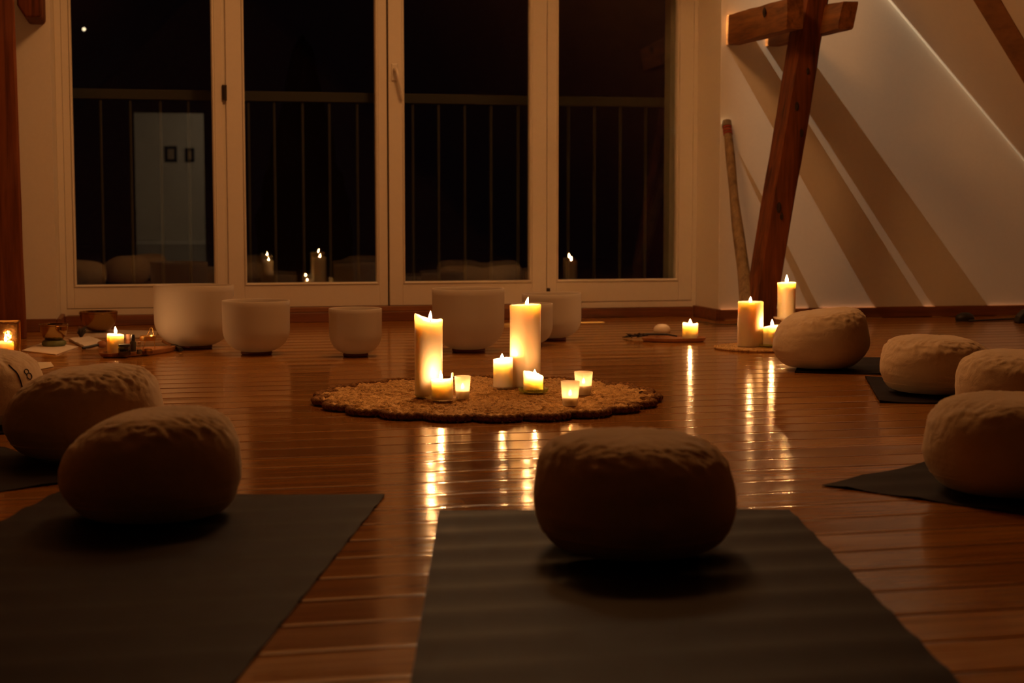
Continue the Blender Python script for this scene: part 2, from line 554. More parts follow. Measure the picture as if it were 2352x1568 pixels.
def ring_profile(m, rect, prof):
    """mitred moulding round a rectangle; prof = (inward offset, depth y)"""
    xa, xb, za, zb = rect
    rings = []
    for o, y in prof:
        rings.append([(xa + o, y, za + o), (xb - o, y, za + o), (xb - o, y, zb - o), (xa + o, y, zb - o)])
    vs = [p for r in rings for p in r]
    fs = []
    for i in range(len(rings) - 1):
        for k in range(4):
            fs.append((i * 4 + k, i * 4 + (k + 1) % 4, (i + 1) * 4 + (k + 1) % 4, (i + 1) * 4 + k))
    m.add(vs, fs)

TILT, TURN = (-0.45, -0.15), (-0.35, -0.30)      # the two sheets of each leaf are not quite parallel
def leaf(i, xo0, xo1, xg0, xg1, zb, zg, tilt=0.0):
    b = 0.013
    bx0, bx1, bz = xg0 - b, xg1 + b, zg - b * 0.9
    m = MB()
    zt = TOPZ - 0.01
    m.box(xo0, bx0, W, W + 0.06, zb, zt)
    m.box(bx1, xo1, W, W + 0.06, zb, zt)
    m.box(bx0, bx1, W, W + 0.06, zb, bz)
    m.box(bx0, bx1, W, W + 0.06, TOPZ - 0.08, zt)
    root = structure(m.build('window_%d' % i, M['frame'], bevel=0.0025))
    m = MB()
    ring_profile(m, (bx0, bx1, bz, TOPZ - 0.08), [(0, W + 0.02), (0, W + 0.004), (0.0025, W + 0.004), (0.003, W - 0.004), (0.007, W - 0.006), (0.0105, W - 0.003), (b, W + 0.006), (b, W + 0.045)])
    m.build('glazing_bead', M['frame'], root, smooth=40)
    xm = (xg0 + xg1) / 2
    for k, y in enumerate((W + 0.018, W + 0.036)):
        m = MB(); m.box(xg0 - 0.004 - xm, xg1 + 0.004 - xm, -0.002, 0.002, zg - 0.004 - 1.0, TOPZ - 0.076 - 1.0)
        p = m.build('glass_pane', M['pane'], root)
        p.location = (xm, y, 1.0)
        p.rotation_euler = (R(TILT[k] * (i > 1)), 0, R(TURN[k] * (i > 1)))
    return root
leaf(1, OX0 + 0.031, 0.375, -0.320, 0.324, 0.081, 0.192)
w2 = leaf(2, 0.392, 1.169, 0.480, 1.113, 0.075, 0.192, -0.10)
w3 = leaf(3, 1.178, 1.9785, 1.257, 1.892, 0.075, 0.192, -0.10)
w4 = leaf(4, 1.982, OX1 - 0.025, 2.042, 2.668, 0.081, 0.193)

# lever handle of the door leaf
hp = on_wall(906, 160, W)
m = MB(); m.box(hp.x - 0.016, hp.x + 0.016, W - 0.010, W, hp.z - 0.055, hp.z + 0.03)
hr = m.build('handle', M['handle'], w3, bevel=0.006, segs=3)
m = MB()
m.tube([(hp.x, W - 0.008, hp.z), (hp.x, W - 0.045, hp.z), (hp.x + 0.004, W - 0.052, hp.z - 0.006), (hp.x + 0.014, W - 0.054, hp.z - 0.05), (hp.x + 0.030, W - 0.05, hp.z - 0.115)], lambda t: 0.010 - 0.001 * t, 12)
m.build('lever', M['handle'], hr, smooth=50)
hg = on_wall(515, 213, W)
m = MB(); m.box(hg.x - 0.011, hg.x + 0.012, W - 0.012, W + 0.01, hg.z - 0.038, hg.z + 0.038)
m.box(hg.x - 0.004, hg.x + 0.004, W - 0.017, W - 0.01, hg.z - 0.03, hg.z + 0.03)
m.build('hinge', M['hinge'], w2, bevel=0.004)
hg = on_wall(1259, 668, W)
m = MB(); m.box(hg.x - 0.009, hg.x + 0.009, W - 0.010, W + 0.002, hg.z - 0.015, hg.z + 0.015)
m.build('latch', M['hinge'], w4, bevel=0.003)

# balcony railing outside
RY = OUT + 0.085
rl = thing('balcony_railing', 'grey metal balcony railing outside in the dark behind the window panes', 'railing', (0, RY, 0))
m = MB(); m.box(OX0 - 0.05, OX1 - 0.02, -0.022, 0.022, 1.085, 1.135)
m.build('top_rail', M['rail'], rl, bevel=0.004)
m = MB(); m.box(OX0 - 0.05, OX1 - 0.02, -0.015, 0.015, 0.10, 0.13)
m.build('bottom_rail', M['rail'], rl, bevel=0.003)
xs = [on_wall(px, 450, RY).x for px in (235, 303, 372, 436, 632, 697, 758, 822, 1008, 1068, 1128, 1190, 1305, 1365, 1424, 1482)]
step = 0.146
for x in xs + [xs[3] + step, xs[3] + 2 * step, xs[7] + step, xs[7] + 2 * step * 0.97, xs[11] + step * 0.9]:
    m = MB(); m.tube([(x, 0, 0.12), (x, 0, 0.6), (x, 0, 1.09)], 0.0085, 10)
    m.build('baluster', M['rail'], rl, smooth=60)
px_ = on_wall(1541, 300, RY).x
m = MB(); m.box(px_ - 0.02, px_ + 0.02, -0.02, 0.02, 0.08, 1.09)
m.build('end_post', M['rail'], rl, bevel=0.003)
m = MB(); m.box(px_ + 0.0, OX1 + 0.06, -0.03, 0.0, 0.94, 1.0)
m.build('wall_bracket', M['rail'], rl, bevel=0.003)

# a far light in the night
d = ray(193, 67).normalized() * 90
m = MB(); m.lathe([(0, -0.07), (0.05, -0.05), (0.07, 0), (0.05, 0.05), (0, 0.07)], 12)
o = m.build('street_light', M['star'], smooth=180, loc=tuple(Vector((0, 0, CAMH)) + d))
setp(o, 'tiny distant light point in the night sky of the leftmost window pane', 'light')
# dark tree outside
tp = on_wall(697, 300, 30.0)
m = MB()
rt = random.Random(5)
prof = [(0, -4.0)]
for k in range(1, 30):
    t = k / 30
    prof.append(((0.25 + 0.75 * math.sin(PI * min(1, (1 - t) * 0.72 + 0.05)) ** 0.9) * 0.9 * (1 if t < 0.6 else (1.0 - 0.55 * (t - 0.6) / 0.4)), -4.0 + 7.7 * t))
prof.append((0, 3.75))
m.lathe(prof, 40, None, lambda p, a, k: (p[0] * (1 + 0.16 * noise.noise(Vector((math.cos(a) * 3, math.sin(a) * 3, p[2] * 2.5)))), p[1] * (1 + 0.16 * noise.noise(Vector((math.cos(a) * 3, math.sin(a) * 3, p[2] * 2.5)))), p[2]))
tree_mat = m_plain('night_conifer', (0.02, 0.03, 0.02), 0.95, 0.8, 12)
o = m.build('conifer_tree', tree_mat, smooth=180, loc=(tp.x, 30.0, 0))
setp(o, 'dark slender conifer outside, seen through the second window pane from the left', 'tree')

# two pictures on the hall wall, mirrored in the glass
HY = BACK - 2.65
for k, (px0, px1, py0, py1) in enumerate(((378, 407, 335, 372), (425, 447, 340, 372))):
    a = on_wall(px0, py0, 2 * W - HY); b = on_wall(px1, py1, 2 * W - HY)
    m = MB(); m.box(a.x, b.x, HY, HY + 0.02, b.z, a.z)
    t = thing('picture_frame', ['dark framed picture mirrored in the leftmost pane, nearer the left edge', 'narrower dark framed picture mirrored in the leftmost pane, nearer the hinge'][k], 'picture')
    m.build('frame', M['black'], t, bevel=0.004)
    m = MB(); m.box(a.x + 0.05, b.x - 0.05, HY + 0.02, HY + 0.023, b.z + 0.05, a.z - 0.05)
    m.build('print', M['linen'], t)

# ------------------------------------------------------------------ timber
def wobble_prism(m, path, half_w, half_d, ang, seed, amp=0.008, n=28, slant=None):
    """a hewn square timber along a path of two points; ang turns its section"""
    a, b = Vector(path[0]), Vector(path[1])
    ax = (b - a).normalized()
    e1 = Vector((math.cos(ang), math.sin(ang), 0)); e1 = (e1 - ax * e1.dot(ax)).normalized()
    e2 = ax.cross(e1).normalized()
    c = 0.14
    sec = [(-1, -1 + c), (-1 + c, -1), (0, -1.0), (1 - c, -1), (1, -1 + c), (1, 0), (1, 1 - c), (1 - c, 1), (0, 1), (-1 + c, 1), (-1, 1 - c), (-1, 0)]
    vs, fs = [], []
    for i in range(n + 1):
        t = i / n
        p = a + (b - a) * t
        for k, (u, v) in enumerate(sec):
            q = p + e1 * (u * half_w) + e2 * (v * half_d)
            w = noise.noise(Vector((k * 1.3 + seed, t * 5.0, seed * 2.1))) * amp + noise.noise(Vector((k * 2.3 + seed, t * 19.0, seed))) * amp * 0.35
            q += (e1 * u + e2 * v).normalized() * w
            vs.append(q)
    K = len(sec)
    for i in range(n):
        for k in range(K):
            fs.append((i * K + k, i * K + (k + 1) % K, (i + 1) * K + (k + 1) % K, (i + 1) * K + k))
    fs.append(tuple(range(K))[::-1]); fs.append(tuple(n * K + k for k in range(K)))
    m.add(vs, fs)
    return e1, e2

PY = 6.93
pb = on_wall(1768, 600, PY - 0.02); pt = on_wall(1852, 100, PY - 0.02)
lean = (pt.x - pb.x) / (pt.z - pb.z)
base = Vector((pb.x - lean * pb.z, PY, 0))
dirp = Vector((lean, 0, 1))
topz = (RIDGE - (base.x - MIDX) * SL) / (1 + dirp.x * SL) - 0.17
top = base + dirp * topz
post = thing('timber_post', 'dark leaning timber post at the right, behind the pillar candles', 'post', base)
m = MB()
wobble_prism(m, [(0, 0, 0.0), tuple(top - base)], 0.056, 0.07, 0.0, 3.0, 0.006)
m.build('shaft', M['timber'], post, smooth=40)
for (zz, uu, s) in ((0.56, -0.02, 0.016), (0.52, 0.0, 0.011), (1.02, -0.015, 0.013), (1.18, 0.01, 0.010), (0.9, 0.03, 0.012)):
    c = dirp * zz + Vector((uu, -0.070, 0))
    m = MB(); m.lathe([(0, -0.012), (s * 0.7, -0.006), (s, 0.0), (s * 0.6, 0.008), (0, 0.012)], 10, Matrix.Translation(c) @ Matrix.Rotation(R(90), 4, 'X') @ Matrix.Diagonal((0.8, 1.7, 1.0, 1)))
    m.build('knot', M['knot'], post, smooth=60)

# the two cross beams that pass the post
def beam(name, label, x0, x1, z0, z1, yend, shear, bend, seed):
    """a beam leaving the gable wall; its section leans with the post"""
    t = thing(name, label, 'beam', ((x0 + x1) / 2, V, z0))
    vs, fs = [], []
    n = 16
    cx = (x0 + x1) / 2
    for i in range(n + 1):
        s = i / n
        Y = -(V - yend) * s
        for k, (u, v) in enumerate(((-1, 0.06), (-0.9, 0), (0.9, 0), (1, 0.06), (1, 0.94), (0.9, 1), (-0.9, 1), (-1, 0.94), (-1, 0.5))):
            X = u * (x1 - x0) / 2 + shear * v * (z1 - z0) * (0.4 + 0.6 * s) + bend[0] * s
            Z = v * (z1 - z0) + bend[1] * s * v
            w = 0.006 * noise.noise(Vector((k * 1.7 + seed, s * 6, seed)))
            vs.append((X + w, Y, Z + w))
    K = 9
    for i in range(n):
        for k in range(K):
            fs.append((i * K + k, (i + 1) * K + k, (i + 1) * K + (k + 1) % K, i * K + (k + 1) % K))
    fs.append(tuple(range(K))); fs.append(tuple(n * K + k for k in range(K))[::-1])
    m = MB(); m.add(vs, fs)
    m.build('timber', M['beam'], t, smooth=40)
    return t
bA = beam('timber_beam', 'short hewn cross beam on the left of the leaning timber post', 2.803, 2.882, 1.357, 1.50, 6.76, 0.0, (0.012, -0.008), 1.0)
m = MB()
m.lathe([(0, -0.010), (0.012, -0.004), (0.017, 0.0), (0.01, 0.006), (0, 0.01)], 9, Matrix.Translation((-0.040, -0.50, 0.10)) @ Matrix.Rotation(R(-90), 4, 'Y') @ Matrix.Diagonal((1.5, 0.9, 1, 1)))
m.build('knot', M['knot'], bA, smooth=60)
beam('timber_beam', 'short dark cross beam end sticking out on the right of the leaning timber post', 3.008, 3.082, 1.353, 1.505, 6.68, 0.17, (0.016, -0.030), 2.0)

# left post and its bracket beam
LY = V - 0.30
lb = on_wall(62, 745, LY); lt = on_wall(34, 0, LY)
lbase = Vector((lb.x - 0.09, LY, 0))
ltz = 1.95
ld = (lt.x - lb.x) / (lt.z - lb.z)
lp = thing('timber_post', 'reddish timber post at the left edge beside the window wall', 'post', lbase)
m = MB(); wobble_prism(m, [(0, 0, 0), (ld * ltz, 0, ltz)], 0.085, 0.08, R(6), 7.0, 0.005)
m.build('shaft', M['timber_l'], lp, smooth=40)
a = on_wall(105, 56, V - 0.02); b = on_wall(58, 56, V - 0.02)
lbm = thing('timber_beam', 'short dark beam end beside the top of the left timber post', 'beam', ((a.x + b.x) / 2, V, a.z))
m = MB(); hw = (a.x - b.x) / 2
m.add([(x, y, z) for y in (0, -0.30) for (x, z) in ((-hw * 0.6, 0.0), (hw * 0.8, 0.0), (hw, 0.012), (hw, 0.17), (-hw * 1.3, 0.17), (-hw * 1.3, 0.05))],
      [(0, 1, 2, 3, 4, 5), (11, 10, 9, 8, 7, 6)] + [(i, (i + 1) % 6, 6 + (i + 1) % 6, 6 + i) for i in range(6)])
m.build('timber', M['timber'], lbm, bevel=0.008)

# didgeridoo leaning in the corner by the post
db = at(1722, 757); dt = on_wall(1668, 286, V - 0.03)
did = thing('didgeridoo', 'long wooden didgeridoo with red bands leaning beside the dark timber post', 'didgeridoo', db)
dv = dt - db
m = MB()
def dr(t):
    return 0.021 + 0.020 * (1 - t) ** 2.2 + 0.0015 * math.sin(t * 17)
pts = [dv * (i / 40) + Vector((0.003 * math.sin(i * 0.21), 0, 0.002)) for i in range(41)]
m.tube(pts, dr, 20)
m.build('pipe', M['didge'], did, smooth=60)
for t0 in (0.945, 0.960, 0.975):
    m = MB(); m.tube([dv * t0 + Vector((0.003 * math.sin(40 * t0 * 0.21), 0, 0.002)), dv * (t0 + 0.008) + Vector((0.003 * math.sin(40 * t0 * 0.21), 0, 0.002))], dr(t0) + 0.0025, 20)
    m.build('red_band', M['redband'], did, smooth=40)
m = MB()
m.tube([dv * 0.985 + Vector((0.003 * math.sin(40 * 0.99 * 0.21), 0, 0.002)), dv * 1.012 + Vector((0.003 * math.sin(40 * 0.21), 0, 0.002))], 0.0245, 20)
m.build('mouthpiece', M['didgetip'], did, smooth=40)

# ------------------------------------------------------------------ candles
def flame_mesh(h, r, tilt):
    m = MB()
    prof = [(0, 0.0), (0.55 * r, 0.05 * h), (0.9 * r, 0.16 * h), (r, 0.28 * h), (0.92 * r, 0.42 * h), (0.70 * r, 0.58 * h), (0.42 * r, 0.76 * h), (0.18 * r, 0.9 * h), (0, h)]
    def fn(p, a, k):
        q = (p[2] / h) ** 1.6
        return (p[0] + tilt[0] * q, p[1] + tilt[1] * q, p[2])
    m.lathe(prof, 14, None, fn)
    n = len(m.v) - 1
    m.v[n] = (tilt[0], tilt[1], h)
    return m

def candle(label, pos, r, h, rim=None, pool=0.012, fh=0.028, fr=0.0052, tilt=0.0, fx=0.0, wax='wax', group=None, seed=0, taper=0.0, name='pillar_candle', flame='flame', rough=0.012, lip=0.0):
    """rim(a): extra height of the rim, a = 0 to the camera's right, +90 deg away from the camera"""
    t = thing(name, label, 'candle', pos, THR, group)
    rim = rim or (lambda a: 0.0)
    prof = [(0, 0.0), (r * 0.985, 0.0), (r, 0.003)]
    ns = 14
    for k in range(1, ns):
        prof.append((r * (1 + taper * k / ns), 0.003 + (h - 0.008) * k / ns))
    rt = r * (1 + taper)
    k_rim = len(prof)
    prof += [(rt * (1 + lip), h - 0.005), (rt * (0.985 + lip), h - 0.0015), (rt * 0.94, h), (rt * 0.86, h - 0.002), (rt * 0.76, h - pool * 0.7), (rt * 0.55, h - pool), (rt * 0.25, h - pool * 1.03), (0, h - pool * 1.03)]
    def fn(p, a, k):
        aa = math.atan2(math.sin(a), math.cos(a))
        z = p[2]
        nz = noise.noise(Vector((math.cos(a) * 1.4 + seed, math.sin(a) * 1.4, z * 9 + seed)))
        s = 1 + rough * nz
        if k < k_rim:
            z += rim(aa) * (z / h) ** 3
        elif k <= k_rim + 3:
            z += rim(aa)
            z += 0.0015 * noise.noise(Vector((math.cos(a) * 3 + seed, math.sin(a) * 3, seed)))
        elif k == k_rim + 4:
            z += min(0, rim(aa)) * 0.6
        return (p[0] * s, p[1] * s, z)
    m = MB(); m.lathe(prof, 56, None, fn)
    m.build('wax_body', M[wax], t, smooth=60)
    zp = h - pool * 1.03
    m = MB(); m.tube([(fx, 0, zp - 0.003), (fx + 0.0006, 0, zp + 0.006), (fx + 0.002, 0, zp + 0.011)], 0.0011, 8)
    m.build('wick', M['wick'], t, smooth=60)
    f = flame_mesh(fh, fr, (tilt, 0)).build('flame', M[flame], t, smooth=180)
    f.location = (fx, 0, zp + 0.007)
    return t

def place(x0, x1, ytop, ybase, z0):
    """centre, radius and height of an upright round thing from its outline; ybase = visible lower edge in front"""
    c = at((x0 + x1) / 2, ybase, z0)
    for _ in range(4):
        r = (x1 - x0) / 2 * mpp(c)
        f = at((x0 + x1) / 2, ybase, z0)
        c = f + back((x0 + x1) / 2, ybase) * r * 0.98
    d = ray((x0 + x1) / 2, ytop)
    k = fwd(c) / (d.x * SY + d.y * CY)
    return c, r, CAMH + d.z * k - z0

RUGZ = 0.0175
G1 = 'candles on the jute rug'
cL, rL, hL = place(953, 1017, 729, 911, RUGZ + 0.006)
candle('tall pillar candle with slanted rim, left one of the two tall ones on the rug', cL, rL, hL,
       lambda a: 0.008 * math.cos(a - PI) + 0.004 * math.cos(2 * a) - 0.004 * (a > -2.0 and a < -0.3), 0.014, 0.027, 0.0052, 0.001, 0.005, group=G1, seed=1.0, lip=0.02)
cR, rR, hR = place(1171, 1242, 699, 890, RUGZ + 0.001)
candle('tallest pillar candle, right one of the two tall ones on the rug', cR, rR, hR,
       lambda a: 0.0015 * math.cos(a), 0.008, 0.024, 0.0048, 0.005, 0.004, 'wax_y', group=G1, seed=2.2, taper=0.0, lip=0.015)
cS, rS, hS = place(991, 1041, 870, 918, RUGZ + 0.006)
candle('short pillar candle with a wax spike, on a clear saucer at the rug front', cS, rS, hS,
       lambda a: 0.017 * math.exp(-(a / 0.33) ** 2) + 0.002 * math.cos(2 * a) - 0.003 * (abs(a) > 2.3), 0.008, 0.026, 0.005, 0.0, -0.004, group=G1, seed=3.1, rough=0.03, lip=0.05)
cM, rM, hM = place(1133, 1178, 822, 890, RUGZ + 0.005)
candle('medium pillar candle just left of the tallest candle on the rug', cM, rM, hM,
       lambda a: 0.003 * math.cos(a), 0.015, 0.022, 0.0065, 0.0, -0.003, group=G1, seed=4.4)
cB, rB, hB = place(1202, 1248, 857, 900, RUGZ + 0.006)
candle('low burnt down candle with sloping rim on the green ribbed glass dish', cB, rB, hB,
       lambda a: 0.008 * math.cos(a - 2.8) - 0.001, 0.016, 0.021, 0.006, 0.0, 0.004, group=G1, seed=5.7, lip=0.02)

def saucer(label, c, r, mat, ribs=0, h=0.008, name='glass_saucer', group=None, feet=True):
    t = thing(name, label, 'dish', (c.x, c.y, c.z), THR, group)
    prof = [(0, 0.002), (r * 0.72, 0.002), (r * 0.9, 0.0035), (r * 0.985, h - 0.001), (r, h), (r * 1.0, h + 0.0012), (r * 0.97, h + 0.0008), (r * 0.88, 0.0055), (r * 0.7, 0.0045), (0, 0.0045)]
    def fn(p, a, k):
        s = 1.0
        if ribs and k in (2, 3, 4, 5): s = 1 + 0.03 * math.cos(a * ribs)
        return (p[0] * s, p[1] * s, p[2])
    m = MB(); m.lathe(prof, max(64, ribs * 4), None, fn)
    m.build('plate', M[mat], t, smooth=50)
    if feet:
        for k in range(3):
            m = MB()
            a = -PI / 2 + 2 * PI * k / 3
            m.lathe([(0, 0.0), (0.004, 0.0), (0.004, 0.003), (0, 0.003)], 12, Matrix.Translation((r * 0.5 * math.cos(a), r * 0.5 * math.sin(a), 0)))
            m.build('foot', M[mat], t, smooth=50)
    return t
GS = 'glass saucers under candles'
saucer('green glass saucer under the left tall candle on the rug', Vector((cL.x, cL.y, RUGZ)), 0.0325 * 1.0 + 0.008, 'greenglass', 40, 0.009, group=GS)
saucer('clear glass saucer under the short spiked candle at the rug front', Vector((cS.x, cS.y, RUGZ)), 0.049, 'clear', 0, 0.009, group=GS)
saucer('clear glass saucer under the medium candle beside the tallest candle', Vector((cM.x, cM.y, RUGZ)) , 0.041, 'clear', 0, 0.007, group=GS)
saucer('green ribbed glass dish under the low burnt down candle on the rug', Vector((cB.x, cB.y, RUGZ)), 0.044, 'greenglass', 44, 0.013, 'glass_dish', GS, False)

def votive(label, x0, x1, ytop, ybase, wl, seed):
    c, r, h = place(x0, x1, ytop, ybase, RUGZ)
    r *= 0.97
    t = thing('votive_holder', label, 'candle', c, THR, 'frosted votive holders')
    rb = r * 0.80
    prof = [(0, 0.0), (rb * 0.95, 0.0), (rb, 0.003), (r * 0.9, h * 0.5), (r, h - 0.001), (r * 0.97, h), (r * 0.94, h - 0.001), (r * 0.84, h * 0.5), (rb * 0.92, 0.007), (rb * 0.8, 0.005), (0, 0.005)]
    m = MB(); m.lathe(prof, 48)
    m.build('glass_cup', M['frost'], t, smooth=50)
    wr = rb * 0.88
    m = MB(); m.lathe([(0, 0.0056), (wr, 0.0056), (wr, wl - 0.001), (wr * 0.95, wl), (wr * 0.3, wl - 0.002), (0, wl - 0.002)], 36)
    m.build('wax_fill', M['wax'], t, smooth=50)
    m = MB(); m.tube([(0, 0, wl - 0.003), (0.0005, 0, wl + 0.006)], 0.001, 8)
    m.build('wick', M['wick'], t)
    f = flame_mesh(0.018, 0.0045, (0.0005, 0)).build('flame', M['flame_small'], t, smooth=180)
    f.location = (0, 0, wl + 0.003)
    return t
votive('frosted glass votive beside the short spiked candle on the rug', 1043, 1082, 863, 918, 0.026, 1)
votive('frosted glass votive farther back in the pair at the right side of the rug', 1318, 1362, 853, 908, 0.029, 2)
votive('frosted glass votive at the front of the pair at the right side of the rug', 1287, 1332, 875, 933, 0.024, 3)

# ------------------------------------------------------------------ jute rug
rc = at(1118, 918)
rug = thing('jute_rug', 'round scalloped jute rug in the middle of the floor carrying candles', 'rug', (rc.x, rc.y, 0))
NS = 22
def rug_R(a):
    return 0.452 + 0.046 * abs(math.cos(NS / 2 * a)) ** 0.6 + 0.006 * noise.noise(Vector((math.cos(a) * 2, math.sin(a) * 2, 3)))
m = MB()
NA, NR_ = 624, 84
vs, fs = [(0, 0, 0.012)], []
for i in range(1, NR_ + 1):
    u = i / NR_
    for k in range(NA):
        a = 2 * PI * k / NA
        rr = rug_R(a)
        rad = rr * u if u > 0.8 else (0.49 * u * (1 - u / 0.8) + rr * u * (u / 0.8))
        row = u * 10.5
        ph = row + 0.30 * math.cos(NS * a + PI * math.floor(row))
        cord = abs(math.sin(PI * ph))
        x, y = rad * math.cos(a), rad * math.sin(a)
        st = noise.noise(Vector((a * 46 + row * 2.2, row * 2.5, 0.3)))
        st2 = noise.noise(Vector((x * 75, y * 75, 4.0)))
        z = 0.0078 + 0.0085 * cord ** 0.6 + 0.0056 * st + 0.0056 * st2
        z = min(z, 0.0215)
        if rad < 0.30: z = min(z, 0.0172)
        if u > 0.975: z *= max(0.05, 1 - ((u - 0.975) / 0.025) ** 2)
        vs.append((x, y, max(0.0004, z)))
for k in range(NA):
    fs.append((0, 1 + k, 1 + (k + 1) % NA))
for i in range(NR_ - 1):
    A, B = 1 + i * NA, 1 + (i + 1) * NA
    for k in range(NA):
        fs.append((A + k, B + k, B + (k + 1) % NA, A + (k + 1) % NA))
m.add(vs, fs)
m.build('woven_field', M['jute'], rug, smooth=180)
m = MB()
pts = []
NE = 1100
for k in range(NE):
    a = 2 * PI * k / NE
    rr = rug_R(a) + 0.006 + 0.0022 * math.sin(k * 0.9)
    pts.append((rr * math.cos(a), rr * math.sin(a), 0.0112 + 0.0018 * math.cos(k * 0.9)))
m.tube(pts, 0.0092, 8, True)
m.v = [tuple(Vector(v) + Vector((noise.noise(Vector(v) * 160), noise.noise(Vector(v) * 160 + Vector((7, 0, 0))), 0.5 * noise.noise(Vector(v) * 160 + Vector((0, 9, 0))))) * 0.0028) for v in m.v]
m.v = [(x, y, max(0.0003, z)) for x, y, z in m.v]
m.build('braided_edge', M['jute_edge'], rug, smooth=180)
# loose jute fibres
rf = random.Random(11)
m = MB()
for k in range(700):
    a = rf.random() * 2 * PI
    rr = rug_R(a) * math.sqrt(rf.random())
    p = Vector((rr * math.cos(a), rr * math.sin(a), 0.010))
    d = rf.random() * 2 * PI
    L = 0.012 + 0.02 * rf.random()
    e = Vector((math.cos(d), math.sin(d), 0))
    m.tube([p, p + e * L * 0.5 + Vector((0, 0, 0.006)), p + e * L + Vector((0, 0, 0.002 + 0.005 * rf.random()))], 0.0005, 3)
o = m.build('fibre', M['jute'], rug)
o['kind'] = 'stuff'

# ------------------------------------------------------------------ quartz singing bowls
def quartz_bowl(label, x0, x1, ytop, ybot, ring_label, tilt=(0, 0)):
    px = (x0 + x1) / 2
    rz = 0.012
    c = at(px, ybot - 3, 0)
    for _ in range(4):
        r = (x1 - x0) / 2 * mpp(c + Vector((0, 0, 0.12)))
        c = at(px, ybot - 2, 0) + back(px, ybot) * (r * 0.42)
    d = ray(px, ytop); k = (fwd(c) - r * 0.9) / (d.x * SY + d.y * CY)
    h = CAMH + d.z * k - rz * 0.6
    rg = thing('rubber_ring', ring_label, 'ring', (c.x, c.y, 0), 0, 'rubber rings under the quartz bowls')
    m = MB(); rr = r * 0.42
    m.tube([(rr * math.cos(2 * PI * k / 48), rr * math.sin(2 * PI * k / 48), rz / 2) for k in range(48)], rz / 2, 12, True)
    m.build('band', M['rubber'], rg, smooth=180)
    kb = min(0.44 * h, 0.85 * r)
    t = thing('singing_bowl', label, 'bowl', (c.x, c.y, rz * 0.95 - kb * 0.052), 0, 'frosted quartz singing bowls')
    t.rotation_euler = (tilt[0], tilt[1], 0)
    w = 0.006
    out, inn = [], []
    for i in range(15):
        q = (i / 14) * PI / 2
        out.append((r * 0.985 * math.sin(q) ** 0.76 if i else 0.0, kb * (1 - math.cos(q))))
    for i in range(1, 7):
        out.append((r * (0.985 + 0.015 * i / 6), kb + (h - kb) * i / 6))
    for rr_, zz in out[::-1]:
        inn.append((max(0.0, rr_ - w), zz + (w if zz < kb else w * max(0, 1 - (zz - kb) / (h - kb)))))
    inn[0] = (r - w, h)
    prof = out + [(r - w * 0.3, h + 0.0012), (r - w * 0.7, h + 0.0012)] + inn
    if prof[-1][0] > 1e-6: prof.append((0, prof[-1][1]))
    m = MB(); m.lathe(prof, 96)
    m.build('shell', M['quartz'], t, smooth=60)
    return c, r, h
quartz_bowl('large frosted white singing bowl at the left end of the row by the window', 355, 537, 658, 804, 'dark red ring under the large leftmost quartz bowl', (R(-0.6), R(0.5)))
quartz_bowl('medium frosted white singing bowl, second from the left by the window', 512, 667, 694, 818, 'dark red ring under the second quartz bowl from the left')
quartz_bowl('small frosted white singing bowl standing alone left of the rug candles', 756, 878, 712, 822, 'dark red ring under the small lone quartz bowl')
quartz_bowl('widest frosted white singing bowl, seen between the two tall rug candles', 993, 1160, 666, 812, 'dark red ring under the quartz bowl between the tall candles', (0, R(-0.3)))
quartz_bowl('small frosted white singing bowl half hidden behind the tallest rug candle', 1174, 1270, 700, 797, 'dark red ring under the half hidden small quartz bowl')
quartz_bowl('frosted white singing bowl at the right end of the row by the window', 1200, 1337, 677, 785, 'dark red ring under the rightmost quartz bowl', (0, R(-1.0)))

# ------------------------------------------------------------------ yoga mats
MT = 0.006
def board_wave(x, y):
    t = (y / bw) % 1.0
    return 0.0045 * ((2 * t - 1) ** 2 - 1)
def yoga_mat(label, corner, along, across, length, width, wave=True, thick=MT, curl=None):
    """corner: one floor corner; along/across: floor directions"""
    al, ac = along.normalized(), across.normalized()
    nl, nw = max(2, int(length / 0.02)), max(2, int(width / 0.05))
    t = thing('yoga_mat', label, 'mat', (corner.x, corner.y, 0), 0, 'yoga mats set out in a ring')
    vs, fs = [], []
    for i in range(nl + 1):
        for j in range(nw + 1):
            p = corner + al * (length * i / nl) + ac * (width * j / nw)
            z = thick + board_wave(p.x, p.y)
            z += 0.0006 * noise.noise(Vector((p.x * 3, p.y * 3, 2)))
            if curl: z += curl(i / nl, j / nw)
            vs.append((p.x - corner.x, p.y - corner.y, z))
    N = nw + 1
    for i in range(nl):
        for j in range(nw):
            fs.append((i * N + j, (i + 1) * N + j, (i + 1) * N + j + 1, i * N + j + 1))
    nv = len(vs)
    vs += [(x, y, max(0.0006, z - thick)) for x, y, z in vs]
    fs += [tuple(k + nv for k in f[::-1]) for f in fs]
    def side(a, b): fs.append((a, b, b + nv, a + nv))
    for i in range(nl):
        side(i * N, (i + 1) * N); side((i + 1) * N + nw, i * N + nw)
    for j in range(nw):
        side(j + 1, j); side(nl * N + j, nl * N + j + 1)
    m = MB(); m.add(vs, fs)
    m.build('foam_sheet', M['mat'], t, smooth=35)
    return t
a, b = at(1010, 1174), at(1813, 1172)
ac = (b - a); wC = ac.length
yoga_mat('dark yoga mat in front, pointing from the camera to the candles', a, Vector((ac.y, -ac.x, 0)), ac, 1.85, wC)
a, e = at(883, 1140), at(540, 1568)
al = (e - a).normalized(); ac = Vector((al.y, -al.x, 0))
if ac.x > 0: ac = -ac
yoga_mat('dark yoga mat at the lower left, under the nearest left cushion', a, al, ac, 1.85, 0.65)
a, far, near = at(1888, 1115), at(2130, 1063), at(2352, 1182)
ac = (far - a).normalized(); al = (near - a).normalized(); al = (al - ac * al.dot(ac)).normalized()
